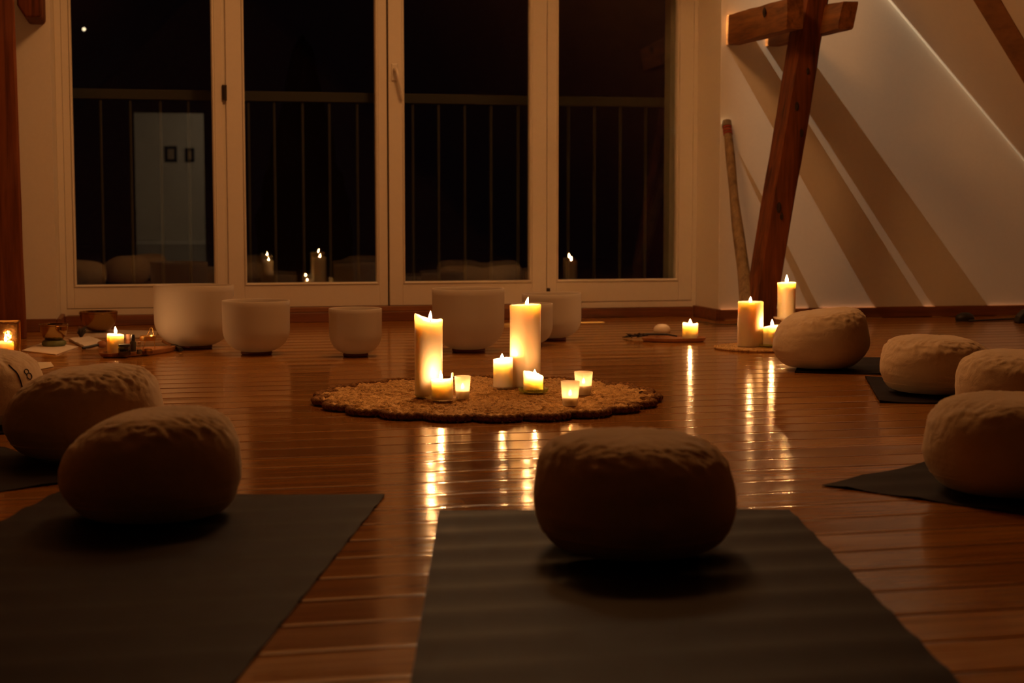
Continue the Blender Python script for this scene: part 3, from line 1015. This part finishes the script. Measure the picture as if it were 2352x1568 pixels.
yoga_mat('dark yoga mat at the right edge, under the nearest right cushion', a, al, ac, 1.85, 0.65)
a, b = at(1987, 868), at(2020, 925)
ac = (b - a); al = Vector((-ac.y, ac.x, 0))
if al.x < 0: al = -al
yoga_mat('dark yoga mat at the right under the flat cushion, second from the wall', a, al, ac, 1.85, ac.length, thick=0.007, curl=lambda i, j: 0.005 * max(0, 1 - i / 0.05) ** 2)
a = at(1825, 856)
al = Vector((0.9, -0.44, 0)).normalized(); ac = Vector((-al.y, al.x, 0))
if ac.y < 0: ac = -ac
yoga_mat('dark yoga mat at the right nearest the skirting, under the farthest cushion', a, al, ac, 1.35, 0.62)
b = at(150, 1110); a = at(0, 1130)
al = (a - b).normalized(); ac = Vector((-al.y, al.x, 0))
if ac.y < 0: ac = -ac
yoga_mat('dark yoga mat at the left under the second cushion', b - al * 0.13, al, ac, 1.85, 0.62)
b = at(18, 997); a = at(-150, 1006)
al = (a - b).normalized(); ac = Vector((-al.y, al.x, 0))
if ac.y < 0: ac = -ac
yoga_mat('dark yoga mat at the left edge under the cushion with the black emblem', b - al * 0.12, al, ac, 1.85, 0.60)

# ------------------------------------------------------------------ meditation cushions
def cushion(label, x0, x1, ytop, ybot, z0, seed, lean=0.0, leany=0.0, slope=0.0, flat=0.62, pleat=1.0, base=0.88, peak=None, wr_dir=None):
    """lean: sideways shift of the top; slope: top rises to the right (+) or left (-)"""
    px = (x0 + x1) / 2
    c = at(px, ybot, z0)
    for _ in range(5):
        r = (x1 - x0) / 2 * mpp(c + Vector((0, 0, 0.09)))
        c = at(px, ybot, z0) + back(px, ybot) * (r * base * 0.94)
    d = ray(px, ytop); k = fwd(c) / (d.x * SY + d.y * CY)
    h = CAMH + d.z * k - z0
    t = thing('meditation_cushion', label, 'cushion', (c.x, c.y, z0), THR, 'round cotton meditation cushions')
    NRi, NAi = 76, 168
    vs, fs = [(0, 0, 0)], []
    zm = 0.44 * h
    sv = Vector((seed * 3.7, seed * 1.9, seed * 5.3))
    def P(ph, a):
        cph, sph = math.cos(ph), math.sin(ph)
        if sph >= 0:
            rr = cph ** (flat * 0.80); z = zm + (h - zm) * sph ** 0.76
        else:
            rr = (cph ** 0.19) * (1 - (1 - base) * (-sph) ** 1.5); z = zm - zm * (-sph) ** 0.84
        dx, dy = math.cos(a), math.sin(a)
        q = Vector((dx * 1.1, dy * 1.1, sph * 1.2)) + sv
        big = noise.noise(q) * 0.045 + noise.noise(q * 2.1) * 0.018
        # gathered pleats along the shoulder
        wsh = math.exp(-((ph - R(40)) / R(17)) ** 2)
        pl = noise.noise(Vector((a * 7.5 + 0.8 * math.sin(ph * 3 + seed), ph * 2.2, seed)))
        pl2 = noise.noise(Vector((dx * 5 + dy * 2, dy * 5, ph * 5 + seed)))
        rid = (1 - abs(pl)) ** 4 * 0.9 - 0.35
        ptop = math.exp(-((ph - R(62)) / R(22)) ** 2)
        cr = noise.noise(Vector((rr * dx * 7 + seed, rr * dy * 11, seed * 2)))
        crease = (1 - abs(cr)) ** 5
        disp = pleat * (0.020 * wsh * rid + 0.014 * wsh * pl2 + 0.022 * ptop * (crease - 0.3))
        sd = math.exp(-((ph + R(15)) / R(35)) ** 2) * 0.010 * noise.noise(Vector((a * 2.2, ph * 9, seed + 4)))
        s = 1 + big + disp + sd
        x, y = r * rr * dx * s, r * rr * dy * s
        zz = zm + (z - zm) * (1 + (disp * 1.3 + big * 0.5 if sph > 0 else 0))
        f = zz / h
        zz *= 1 + slope * (x / r) * max(0, f)
        if peak:
            zz -= h * peak[1] * max(0, (x / r * peak[0]) - peak[2]) ** 1.3 * f
        x += lean * r * f
        y += leany * r * f
        return (x, y, max(0.0, zz))
    top = P(PI / 2 - 1e-4, 0)
    vs[0] = (lean * r, leany * r, top[2])
    for i in range(1, NRi):
        ph = PI / 2 - PI * i / NRi
        for k in range(NAi):
            vs.append(P(ph, 2 * PI * k / NAi - PI))
    vs.append((0, 0, 0))
    for k in range(NAi): fs.append((0, 1 + k, 1 + (k + 1) % NAi))
    for i in range(NRi - 2):
        A, B = 1 + i * NAi, 1 + (i + 1) * NAi
        for k in range(NAi): fs.append((A + k, B + k, B + (k + 1) % NAi, A + (k + 1) % NAi))
    A = 1 + (NRi - 2) * NAi
    for k in range(NAi): fs.append((A + k, len(vs) - 1, A + (k + 1) % NAi))
    m = MB(); m.add(vs, fs)
    body = m.build('cotton_cover', M['cotton'], t, smooth=180)
    m = MB()
    for ph in (R(-33),):
        pts = [P(ph, 2 * PI * k / 120 - PI) for k in range(120)]
        m.tube(pts, 0.0012, 6, True)
    m.build('side_seam', M['cotton'], t, smooth=180)
    return t, body, c, r, h, (vs, fs)

zc = MT + 0.001
c1 = cushion('round cream cushion at the far left edge with a black emblem', -215, 97, 803, 985, zc, 1.3, lean=0.02, slope=-0.05, flat=0.60)
cushion('round cream cushion at the left, between the emblem cushion and the nearest left cushion', 20, 374, 843, 1064, zc, 2.1, slope=0.06, flat=0.58, peak=(-1, 0.30, 0.25), pleat=1.2)
cushion('round cream cushion nearest the camera at the left', 146, 557, 943, 1213, zc, 3.4, slope=0.05, flat=0.60, peak=(-1, 0.32, 0.25))
cushion('round cream cushion on the mat right in front of the camera', 1226, 1690, 997, 1300, zc, 4.2, slope=-0.02, flat=0.58, lean=-0.01)
cushion('round cream cushion farthest back at the right, hiding part of the pillar candles', 1772, 1990, 712, 850, zc, 5.5, slope=0.10, flat=0.52, lean=0.06, pleat=1.1, base=0.80, peak=(-1, 0.20, 0.45))
cushion('flat round cream cushion at the right, in front of the farthest one', 2022, 2278, 772, 910, zc + 0.0028, 6.1, slope=0.0, flat=0.50, pleat=1.3, peak=(1, 0.30, 0.35))
cushion('round cream cushion at the right edge, between the flat one and the nearest right one', 2194, 2492, 806, 975, 0.001, 7.7, flat=0.55)
cushion('round cream cushion nearest the camera at the right edge', 2122, 2520, 908, 1152, zc, 8.9, flat=0.55, slope=0.02)

# emblem and dark trim stitched on the far left cushion
t1, body1, cc1, r1, h1, (vs1, fs1) = c1
Mt = Matrix.Translation(cc1.to_3d() if hasattr(cc1, 'to_3d') else cc1) @ Matrix.Rotation(THR, 4, 'Z')
Mt = Matrix.Translation(Vector((cc1.x, cc1.y, zc))) @ Matrix.Rotation(THR, 4, 'Z')
bv = BVHTree.FromPolygons([Mt @ Vector(v) for v in vs1], fs1)
Mi = Mt.inverted()
def on_cushion(px, py, lift=0.001):
    o = Vector((0, 0, CAMH))
    hit, nrm, _, _ = bv.ray_cast(o, ray(px, py).normalized())
    if hit is None: return None
    return Mi @ (hit + nrm * lift)
def stitched(name, pix, rad):
    pts = [on_cushion(*p) for p in pix]
    pts = [p for p in pts if p is not None]
    if len(pts) > 2:
        m = MB(); m.tube(pts, rad, 8)
        m.build(name, M['ink'], t1, smooth=180)
def arc(cx, cy, rx, ry, a0, a1, rot, n=26):
    out = []
    for k in range(n + 1):
        a = R(a0 + (a1 - a0) * k / n)
        x, y = rx * math.cos(a), ry * math.sin(a)
        c, s = math.cos(R(rot)), math.sin(R(rot))
        out.append((cx + x * c - y * s, cy + x * s + y * c))
    return out
# 8-shaped mark: closed lower loop, upper loop open on its right side
stitched('emblem', arc(60.5, 853.5, 4.6, 5.6, 40, -235, -25) + arc(67, 863.5, 5.2, 7.4, -110, 255, -25), 0.0011)
stitched('dark_trim', [(20, 838), (25, 843), (30, 848), (36, 853), (41, 860), (44, 867), (47, 875), (49, 882), (51, 890)], 0.0014)

# ------------------------------------------------------------------ left corner: lantern, bowls, tray
def lantern():
    z = 0.0
    c = at(2, 815)
    t = thing('glass_lantern', 'square brass edged glass lantern glowing at the far left', 'lantern', c, THR + R(14))
    s, h = 0.068, 0.125
    m = MB(); m.box(-s, s, -s, s, 0, 0.006)
    m.build('base_plate', M['brass'], t, bevel=0.001)
    m = MB(); e = 0.0022
    for sx in (-1, 1):
        for sy in (-1, 1):
            m.box(sx * s - e, sx * s + e, sy * s - e, sy * s + e, 0.006, h)
    for zz in (h,):
        for k in (-1, 1):
            m.box(-s - e, s + e, k * s - e, k * s + e, zz - e, zz + e)
            m.box(k * s - e, k * s + e, -s - e, s + e, zz - e, zz + e)
    m.build('edge_frame', M['brass'], t)
    for nm, mt, bx in (('front_pane', 'clear', (-s + e, s - e, -s - 0.001, -s + 0.001)), ('back_pane', 'gold_pane', (-s + e, s - e, s - 0.001, s + 0.001)), ('side_pane', 'gold_pane', (s - 0.001, s + 0.001, -s + e, s - e)), ('side_pane', 'gold_pane', (-s - 0.001, -s + 0.001, -s + e, s - e))):
        m = MB(); m.box(*bx, 0.006, h - e)
        m.build(nm, M[mt], t)
    m = MB(); m.tube([(0.055 * math.cos(R(a)), -s - 0.002, 0.03 + 0.055 * math.sin(R(a))) for a in range(0, 181, 9)], 0.0011, 6)
    m.build('wire_arch', M['brass'], t, smooth=180)
    cp = at(2, 815) + Vector((0, 0, 0.0062))
    candle('wide cream candle burning inside the glass lantern', cp, 0.048, 0.045, None, 0.006, 0.027, 0.005, 0.0, 0.02, 'wax_y', seed=9.1, name='lantern_candle')
lantern()

# small bronze bowl on its green cushion
gc, gr, gh = place(97, 151, 780, 796, 0.004)
pad = thing('bowl_cushion', 'small dark green ring cushion under the small bronze bowl', 'cushion', gc)
m = MB(); m.lathe([(0, 0), (gr * 0.85, 0), (gr, 0.006), (gr, 0.016), (gr * 0.85, 0.023), (gr * 0.4, 0.019), (0, 0.018)], 40, None, lambda p, a, k: (p[0] * (1 + 0.03 * math.cos(9 * a)), p[1] * (1 + 0.03 * math.cos(9 * a)), p[2]))
m.build('padding', M['green_cushion'], pad, smooth=180)
def metal_bowl(label, c, r, h, mat, tilt=0.0):
    t = thing('bronze_bowl', label, 'bowl', c)
    t.rotation_euler = (tilt, 0, 0)
    prof = [(0, 0), (r * 0.35, 0.0), (r * 0.62, h * 0.10), (r * 0.85, h * 0.36), (r * 0.96, h * 0.68), (r, h * 0.97), (r * 1.01, h), (r * 0.96, h), (r * 0.92, h * 0.66), (r * 0.80, h * 0.38), (r * 0.58, h * 0.15), (0, h * 0.07)]
    m = MB(); m.lathe(prof, 64)
    m.build('body', M[mat], t, smooth=50)
    m = MB(); m.tube([(r * 1.012 * math.cos(2 * PI * k / 48), r * 1.012 * math.sin(2 * PI * k / 48), h * 0.9) for k in range(48)], 0.0008, 6, True)
    m.build('rim_groove', M['bronze'], t, smooth=180)
mp_ = mpp(gc)
metal_bowl('small bronze singing bowl on a dark green cushion at the left', gc + Vector((0, 0, 0.0195)), 32.5 * mp_, 39 * mp_, 'bronze')
bc = at(227, 762, 0.006)
metal_bowl('larger bronze singing bowl by the left window skirting, with bright flame reflections', bc + Vector((0, 0, 0.003)), 43 * mpp(bc), 46 * mpp(bc), 'bronze')

def cloth(name, label, cat, pix, thick, mat, fold=0.002, seed=0, n=14):
    """thin cloth: bilinear patch over four floor points (pixel corners of the quad)"""
    P4 = [at(*p) for p in pix]
    c = sum(P4, Vector()) / 4
    t = thing(name, label, cat, (c.x, c.y, 0))
    vs, fs = [], []
    for i in range(n + 1):
        for j in range(n + 1):
            u, v = i / n, j / n
            p = P4[0] * (1 - u) * (1 - v) + P4[1] * u * (1 - v) + P4[2] * u * v + P4[3] * (1 - u) * v - c
            z = thick + fold * (0.5 + 0.5 * noise.noise(Vector((p.x * 16 + seed, p.y * 16, seed))))
            vs.append((p.x, p.y, z))
    N = n + 1
    for i in range(n):
        for j in range(n): fs.append((i * N + j, (i + 1) * N + j, (i + 1) * N + j + 1, i * N + j + 1))
    nv = len(vs)
    vs += [(x, y, 0.0006) for x, y, z in vs]
    fs += [tuple(k + nv for k in f[::-1]) for f in fs]
    for i in range(n):
        for (a, b) in ((i * N, (i + 1) * N), ((i + 1) * N + n, i * N + n), (i + 1, i), (n * N + i, n * N + i + 1)):
            fs.append((a, b, b + nv, a + nv))
    m = MB(); m.add(vs, fs)
    m.build('fabric' if mat in ('linen', 'knit') else 'sheet', M[mat], t, smooth=40)
    return t
cloth('cloth_mat', 'pale thin cloth under the small bronze bowl', 'cloth', [(50, 806), (128, 815), (180, 797), (105, 786)], 0.0028, 'knit', 0.0006, 2)
cloth('knit_cloth', 'white ribbed knit cloth folded beside the left oval tray candle', 'cloth', [(158, 782), (198, 802), (240, 790), (205, 776)], 0.006, 'knit', 0.008, 4)
cloth('cloth_runner', 'beige cloth runner under the larger bronze bowl behind the tray', 'cloth', [(180, 778), (358, 776), (362, 762), (185, 757)], 0.003, 'linen', 0.003, 6)
cloth('paper_card', 'small cream card on the floor lit by the lantern', 'card', [(78, 851), (124, 842), (117, 832), (72, 833)], 0.0015, 'paper', 0.0004, 8)

# leather ball mallet and black stick
c = at(226, 800, 0.0)
t = thing('felt_mallet', 'brown leather headed mallet lying left of the tray candle', 'mallet', c)
m = MB(); m.lathe([(0, -0.019), (0.010, -0.016), (0.014, -0.006), (0.014, 0.006), (0.010, 0.016), (0, 0.019)], 24, Matrix.Translation((0.014, 0.02, 0.0145)) @ Matrix.Rotation(R(90), 4, 'Y') @ Matrix.Rotation(R(20), 4, 'X'))
m.build('head', M['leather'], t, smooth=60)
m = MB(); m.tube([(0.0, 0.015, 0.014), (-0.03, -0.01, 0.009), (-0.06, -0.035, 0.006)], 0.0055, 10)
m.build('handle', M['black'], t, smooth=60)
a, b = at(372, 786, 0.010) + AWAY * 0.02, at(416, 802, 0.010)
t = thing('black_mallet', 'black tipped wooden striker lying between tray and largest left bowl', 'mallet', (a.x, a.y, 0))
m = MB(); m.tube([(0, 0, 0.012), ((b - a) * 0.55).to_tuple()[:2] + (0.010,)], 0.006, 12)
m.build('stick', M['tray'], t, smooth=60)
m = MB(); m.tube([((b - a) * 0.55).to_tuple()[:2] + (0.010,), ((b - a) * 0.8).to_tuple()[:2] + (0.011,), ((b - a) * 1.0).to_tuple()[:2] + (0.009,)], lambda s: 0.010 - 0.002 * s, 14)
m.build('tip', M['black'], t, smooth=60)
# dark feather bundle in front of the larger bowl
a = at(186, 776, 0.004)
t = thing('feather_bundle', 'dark feather tuft lying against the larger bronze bowl', 'feather', a)
rr_ = random.Random(3)
m = MB()
for k in range(26):
    d = Vector((rr_.uniform(-0.02, 0.03), rr_.uniform(0.0, 0.03), rr_.uniform(0.02, 0.055)))
    m.tube([(0, 0, 0.004), tuple(d * 0.5 + Vector((0, 0, 0.006))), tuple(d)], lambda s: 0.0045 * (1 - s) + 0.0006, 5)
m.build('plume', M['feather'], t, smooth=180)

def oval_tray(name, label, c, L, D, rot, h, mat, point=0.0, wall=0.006):
    t = thing(name, label, 'tray', c, rot)
    def outline(s, n=72):
        out = []
        for k in range(n):
            a = 2 * PI * k / n
            x = L / 2 * math.copysign(abs(math.cos(a)) ** 0.85, math.cos(a)) * s
            y = D / 2 * math.copysign(abs(math.sin(a)) ** 0.85, math.sin(a)) * s * (1 - point * max(0, x / (L / 2)) ** 2)
            out.append((x, y))
        return out
    rings = [(0.90, 0.0), (0.96, 0.003), (1.0, h * 0.7), (1.0, h), (0.975, h + 0.001), (0.95, h * 0.85), (0.90, h * 0.55)]
    n = 72
    vs, fs = [], []
    for s, z in rings:
        vs += [(x, y, z) for x, y in outline(s)]
    for i in range(len(rings) - 1):
        for k in range(n):
            fs.append((i * n + k, i * n + (k + 1) % n, (i + 1) * n + (k + 1) % n, (i + 1) * n + k))
    fs.append(tuple(range(n))[::-1])
    fs.append(tuple((len(rings) - 1) * n + k for k in range(n)))
    m = MB(); m.add(vs, fs)
    m.build('dish', M[mat], t, smooth=35)
    return t, h * 0.55
ta, tb = at(230, 824), at(398, 806)
tc_ = (ta + tb) / 2 + AWAY * 0.035
dvec = tb - ta
TL = dvec.length * 1.0
tr, tz = oval_tray('wooden_tray', 'boat shaped wooden tray at the left holding candle, jars and brass burner', tc_, TL, 0.135, math.atan2(dvec.y, dvec.x), 0.018, 'tray', 0.55)
c, r, h = place(247, 285, 767, 813, tz)
candle('short cream candle on the wooden tray at the left beside the dark jar', c, r, h, lambda a: 0.002 * math.cos(a - PI) , 0.004, 0.026, 0.0052, -0.001, 0.001, seed=6.6)

def jar(name, label, cat, x0, x1, ytop, yb, prof_fn, mat, parts):
    c, r, h = place(x0, x1, ytop, yb, tz)
    t = thing(name, label, cat, c)
    for (nm, mt, prof) in parts(r, h):
        m = MB(); m.lathe(prof, 32)
        m.build(nm, M[mt], t, smooth=45)
jar('glass_jar', 'squat dark glass jar with black lid in front of the tray candle', 'jar', 272, 300, 790, 817, None, None, lambda r, h: [
    ('glass_body', 'jarglass', [(0, 0), (r * 0.9, 0), (r, 0.003), (r, h * 0.66), (r * 0.88, h * 0.74), (r * 0.88, h * 0.8), (0, h * 0.8)]),
    ('content', 'alu', [(0, 0.0015), (r * 0.9, 0.0015), (r * 0.94, 0.004), (r * 0.94, h * 0.5), (0, h * 0.5)]),
    ('lid', 'black', [(0, h * 0.78), (r * 0.97, h * 0.78), (r * 0.98, h * 0.97), (r * 0.93, h), (0, h)])])
jar('dropper_bottle', 'tall dark bottle behind the squat jar on the wooden tray', 'bottle', 299, 313, 768, 812, None, None, lambda r, h: [
    ('glass_body', 'alu', [(0, 0), (r * 0.95, 0), (r, 0.003), (r, h * 0.60), (r * 0.6, h * 0.68), (r * 0.6, h * 0.72), (0, h * 0.72)]),
    ('cap', 'black', [(0, h * 0.70), (r * 0.75, h * 0.70), (r * 0.7, h * 0.9), (r * 0.5, h), (0, h)])])
jar('glass_vial', 'little clear corked vial right of the squat jar on the tray', 'vial', 313, 327, 785, 815, None, None, lambda r, h: [
    ('glass_body', 'clear', [(0, 0), (r * 0.95, 0), (r, 0.003), (r, h * 0.62), (r * 0.62, h * 0.76), (r * 0.62, h * 0.9), (r * 0.75, h * 0.93), (0, h * 0.93)]),
    ('content', 'alu', [(0, 0.002), (r * 0.85, 0.002), (r * 0.85, h * 0.4), (0, h * 0.4)]),
    ('cork', 'cork', [(0, h * 0.86), (r * 0.58, h * 0.86), (r * 0.6, h), (0, h)])])
jar('metal_tin', 'small flat metal tin on the tray below the brass burner', 'tin', 328, 350, 801, 812, None, None, lambda r, h: [
    ('body', 'bronze', [(0, 0), (r, 0), (r, h * 0.6), (0, h * 0.6)]),
    ('lid', 'brass', [(0, h * 0.6), (r * 1.03, h * 0.6), (r * 1.03, h), (0, h)])])
# red label block and white bottle behind the candle
c, r, h = place(286, 298, 768, 806, tz)
t = thing('oil_bottle', 'small amber bottle right behind the tray candle', 'bottle', c + AWAY * 0.02)
m = MB(); m.lathe([(0, 0), (r, 0), (r, h * 0.6), (r * 0.6, h * 0.7), (0, h * 0.7)], 24); m.build('glass_body', M['leather'], t, smooth=45)
m = MB(); m.lathe([(0, h * 0.68), (r * 0.8, h * 0.68), (r * 0.8, h), (0, h)], 24); m.build('cap', M['labelp'], t, smooth=45)
# brass burner on a wire stand
bc0 = at(337, 808, tz) + AWAY * 0.02
t = thing('incense_burner', 'small brass burner dish on a bent wire stand on the tray', 'burner', bc0, THR)
q = mpp(bc0)
zt = 808
def zz(py): return (808 - py) * q * 1.01
rb_ = 18.5 * q
m = MB(); m.lathe([(0, zz(783)), (rb_ * 0.92, zz(783)), (rb_, zz(780)), (rb_, zz(772.5)), (rb_ * 0.95, zz(772)), (rb_ * 0.9, zz(779)), (0, zz(780))], 40)
m.build('dish', M['brass'], t, smooth=45)
m = MB()
m.tube([(18 * q, -0.012, 0.001), (17 * q, -0.010, zz(790)), (15 * q, -0.004, zz(775)), (12 * q, 0, zz(757)), (9 * q, 0, zz(753)), (6 * q, 0, zz(756)), (0, 0, zz(770)), (-6 * q, 0.004, zz(785)), (-14 * q, 0.008, 0.001)], 0.0012, 8)
m.build('wire', M['brass'], t, smooth=180)

# ------------------------------------------------------------------ right side: board, mat, candles
rc_ = at(1551, 786)
bd, bz = oval_tray('oval_board', 'oval wooden board with one candle and an egg, right of the bowls', rc_ + AWAY * 0.065, 148 * mpp(rc_) * 1.0, 0.15, THR, 0.016, 'board', 0.0)
c, r, h = place(1567, 1603, 742, 777, bz)
candle('short glowing candle with notched rim on the oval board', c, r, h, lambda a: 0.006 * math.exp(-((a - 2.6) / 0.9) ** 2) + 0.005 * math.exp(-((a - 0.2) / 0.5) ** 2) - 0.003, 0.012, 0.022, 0.006, 0.0, 0.0, seed=7.9)
c, r, h = place(1500, 1540, 743, 775, bz)
t = thing('egg_shell', 'pearly egg shaped shell in a cup on the oval board', 'shell', c, THR)
m = MB(); m.lathe([(0, 0), (r * 0.55, 0.0), (r * 0.85, h * 0.18), (r * 0.96, h * 0.36), (r * 0.9, h * 0.38), (0, h * 0.3)], 40)
m.build('cup', M['ceramic'], t, smooth=60)
m = MB(); m.lathe([(0, h * 0.30), (r * 0.9, h * 0.33), (r * 0.97, h * 0.46), (r * 0.95, h * 0.62), (r * 0.78, h * 0.82), (r * 0.45, h * 0.96), (0, h)], 40, None, lambda p, a, k: (p[0] * (1.0 + 0.05 * (math.cos(a) > 0)), p[1], p[2]))
m.build('dome', M['pearl'], t, smooth=180)
a, b = at(1443, 773, 0.010), at(1557, 773, 0.020)
a = a + AWAY * 0.03; b = b + AWAY * 0.03
t = thing('feather', 'dark feather lying behind the egg on the oval board', 'feather', (a.x, a.y, 0))
d = b - a
m = MB(); m.tube([(0, 0, 0.010), (d.x * 0.4, d.y * 0.4, 0.022), (d.x * 0.8, d.y * 0.8, 0.026), (d.x, d.y, 0.0195)], lambda s: 0.0055 - 0.0025 * s, 8)
m.build('quill', M['black'], t, smooth=180)
m = MB()
rr_ = random.Random(8)
for k in range(46):
    s = k / 46 * 0.42
    o_ = Vector((d.x * s, d.y * s, 0.010 + 0.02 * s))
    m.tube([o_, o_ + Vector((rr_.uniform(-0.025, 0.0), rr_.uniform(-0.018, 0.018), rr_.uniform(-0.009, 0.012)))], lambda q_: 0.0048 - 0.003 * q_, 5)
m.build('vane', M['feather'], t, smooth=180)

wc = at(1746, 801)
wc = wc + AWAY * 0.02
wr = 0.185
t = thing('woven_placemat', 'round woven straw placemat under the pillar candles at the right', 'placemat', (wc.x, wc.y, 0))
pts, vs, fs = [], [], []
m = MB()
turns = 17
NP_ = turns * 48
for k in range(NP_ + 1):
    a = 2 * PI * k / 48
    rr2 = 0.004 + (wr - 0.006) * k / NP_
    pts.append((rr2 * math.cos(a), rr2 * math.sin(a), 0.0048 + 0.0006 * math.sin(k * 1.3)))
m.tube(pts, 0.0046, 6)
m.build('straw_coil', M['jute'], t, smooth=180)
PZ = 0.0102
c, r, h = place(1694, 1752, 692, 797, PZ)
candle('thick pillar candle on the woven placemat at the right', c, r, h, None, 0.010, 0.022, 0.005, 0.0005, -0.001, 'wax_y', seed=8.8, lip=0.01)
c, r, h = place(1752, 1792, 746, 795, PZ + 0.005)
saucer('green glass dish under the small candle half hidden by a cushion', Vector((c.x, c.y, PZ)), 0.052, 'greenglass', 30, 0.012, 'glass_dish', GS, False)
candle('small bright candle on a glass dish half hidden by the farthest right cushion', c, r, h, lambda a: -0.010 * max(0, math.cos(a - PI + 0.4)) , 0.012, 0.027, 0.0055, 0.0, 0.001, seed=9.9)
# candle stick
PZS = 0.0
sc_ = at(1805, 791, PZS)
sz = CAMH - PZS - (727.5 - HORY) * fwd(sc_) / F
t = thing('candlestick', 'cream ceramic candlestick behind the farthest right cushion', 'candlestick', sc_, THR)
m = MB(); q = mpp(sc_)
m.lathe([(0, 0), (0.045, 0), (0.047, 0.005), (0.03, 0.014), (0.014, 0.024), (0.011, sz * 0.6), (0.014, sz - 0.022), (0.024, sz - 0.012), (28 * q, sz - 0.006), (29.5 * q, sz), (27.5 * q, sz), (22 * q, sz - 0.003), (0, sz - 0.003)], 48)
m.build('body', M['ceramic'], t, smooth=45)
hcand = (727.5 - 646) * fwd(sc_) / F
candle('cream candle on the candlestick at the right', Vector((sc_.x, sc_.y, PZS + sz - 0.0028)), 20.5 * q, hcand, lambda a: 0.001 * math.cos(a), 0.007, 0.030, 0.0055, 0.0, 0.0, 'wax_y', seed=10.4, lip=0.03)

# cables on the floor by the skirting
a0 = [at(px, py, 0.004) for px, py in ((1603, 738), (1622, 740), (1640, 744), (1665, 745.5), (1700, 744.5))]
m = MB(); m.tube([p - Vector((a0[0].x, a0[0].y, 0)) for p in a0], 0.0028, 8)
o = m.build('floor_cord', M['black'], smooth=180, loc=(a0[0].x, a0[0].y, 0))
setp(o, 'thin dark cord on the floor behind the oval board candle', 'cord')
pc = at(2216, 737)
t = thing('power_cable', 'black cable with plug along the skirting at the far right', 'cable', (pc.x, pc.y, 0))
m = MB(); m.lathe([(0, 0), (0.04, 0.0), (0.044, 0.014), (0.036, 0.032), (0.016, 0.042), (0, 0.043)], 24, Matrix.Diagonal((1.15, 0.8, 1, 1)))
m.build('plug', M['black'], t, smooth=60)
cp = [at(px, py, 0.005) - Vector((pc.x, pc.y, 0)) for px, py in ((2226, 736), (2245, 736), (2275, 734.5), (2305, 733), (2335, 731.5), (2365, 731))]
m = MB(); m.tube(cp, 0.0045, 8)
m.build('cord', M['black'], t, smooth=180)
bx = at(2372, 740)
t = thing('small_speaker', 'small black box at the right edge on the floor, end of the cable', 'box', (bx.x, bx.y, 0), THR)
m = MB()
m.prism([(-0.085, 0.0), (-0.075, 0.03), (-0.045, 0.062), (0.06, 0.062), (0.08, 0.0)], -0.04, 0.04, Matrix.Rotation(R(90), 4, 'X'))
m.build('housing', M['black'], t, bevel=0.006)
m = MB(); m.lathe([(0, 0), (0.018, 0), (0.02, 0.003), (0, 0.004)], 24, Matrix.Translation((0.0, -0.041, 0.03)) @ Matrix.Rotation(R(90), 4, 'X'))
m.build('grille', M['hinge'], t, smooth=45)

# ------------------------------------------------------------------ light
def lamp(name, loc, power, col, rad):
    l = bpy.data.lights.new(name, 'POINT')
    l.energy = power; l.color = col; l.shadow_soft_size = rad
    o = link(bpy.data.objects.new(name, l)); o.location = loc
    return o
lamp('added_fill_light', (1.25, 5.5, 2.90), 78.0, (1.0, 0.41, 0.115), 0.25)  # unseen overhead fill added in place of part of the candlelight
# unseen spot high at the gable wall, with added plates trimming its beam
LP = Vector((1.40, V - 0.045, 3.60))
l = bpy.data.lights.new('unseen_spot', 'SPOT')
l.energy, l.color, l.shadow_soft_size = 2750.0, (1.0, 0.76, 0.47), 0.0015
l.spot_size, l.spot_blend = R(64), 0.3
o = link(bpy.data.objects.new('unseen_spot', l))
o.location = LP
o.rotation_euler = Vector((math.cos(R(55)), 0, -math.sin(R(55)))).to_track_quat('-Z', 'Y').to_euler()
t = thing('light_blocker', 'unseen black plates added high on the gable wall to shape the spotlight', 'blocker', LP)
MW = Matrix.Rotation(R(55), 4, 'Y')
m = MB()
m.box(0.38, 0.42, -0.0215, 0.0024, -0.2, 0.15, MW)
m.box(-0.07, 0.42, -0.0215, -0.018, -0.2, 0.15, MW)
m.build('front_blocker', M['black'], t)
m = MB(); m.box(0.35, 0.354, 0.0108, 0.045, -1.60, -0.35)  # unseen flange added to keep the beam off the reveal and floor
m.box(0.35, 0.354, -0.025, 0.0108, -1.60, -0.906)
m.build('rear_blocker', M['black'], t)
m = MB(); m.box(-0.07, -0.05, -0.018, 0.042, -0.2, 0.15, MW)
m.build('end_blocker', M['black'], t)
lamp('hall_lamp', (1.6, BACK - 1.2, 2.2), 14.0, (1.0, 0.72, 0.45), 0.05)

w = bpy.data.worlds.new('night'); sc.world = w
w.use_nodes = True
bg = w.node_tree.nodes['Background']
bg.inputs[0].default_value = (0.9, 0.45, 0.65, 1)
bg.inputs[1].default_value = 0.0012

sc.view_settings.view_transform = 'Standard'
sc.view_settings.look = 'None'
sc.view_settings.gamma = 1.0
sc.view_settings.use_curve_mapping = False
sc.view_settings.exposure = 0.0
sc.cycles.use_denoising = True
sc.cycles.max_bounces = 12
sc.cycles.transparent_max_bounces = 24
sc.cycles.diffuse_bounces = 5
sc.cycles.caustics_reflective = True
sc.cycles.sample_clamp_indirect = 6.0
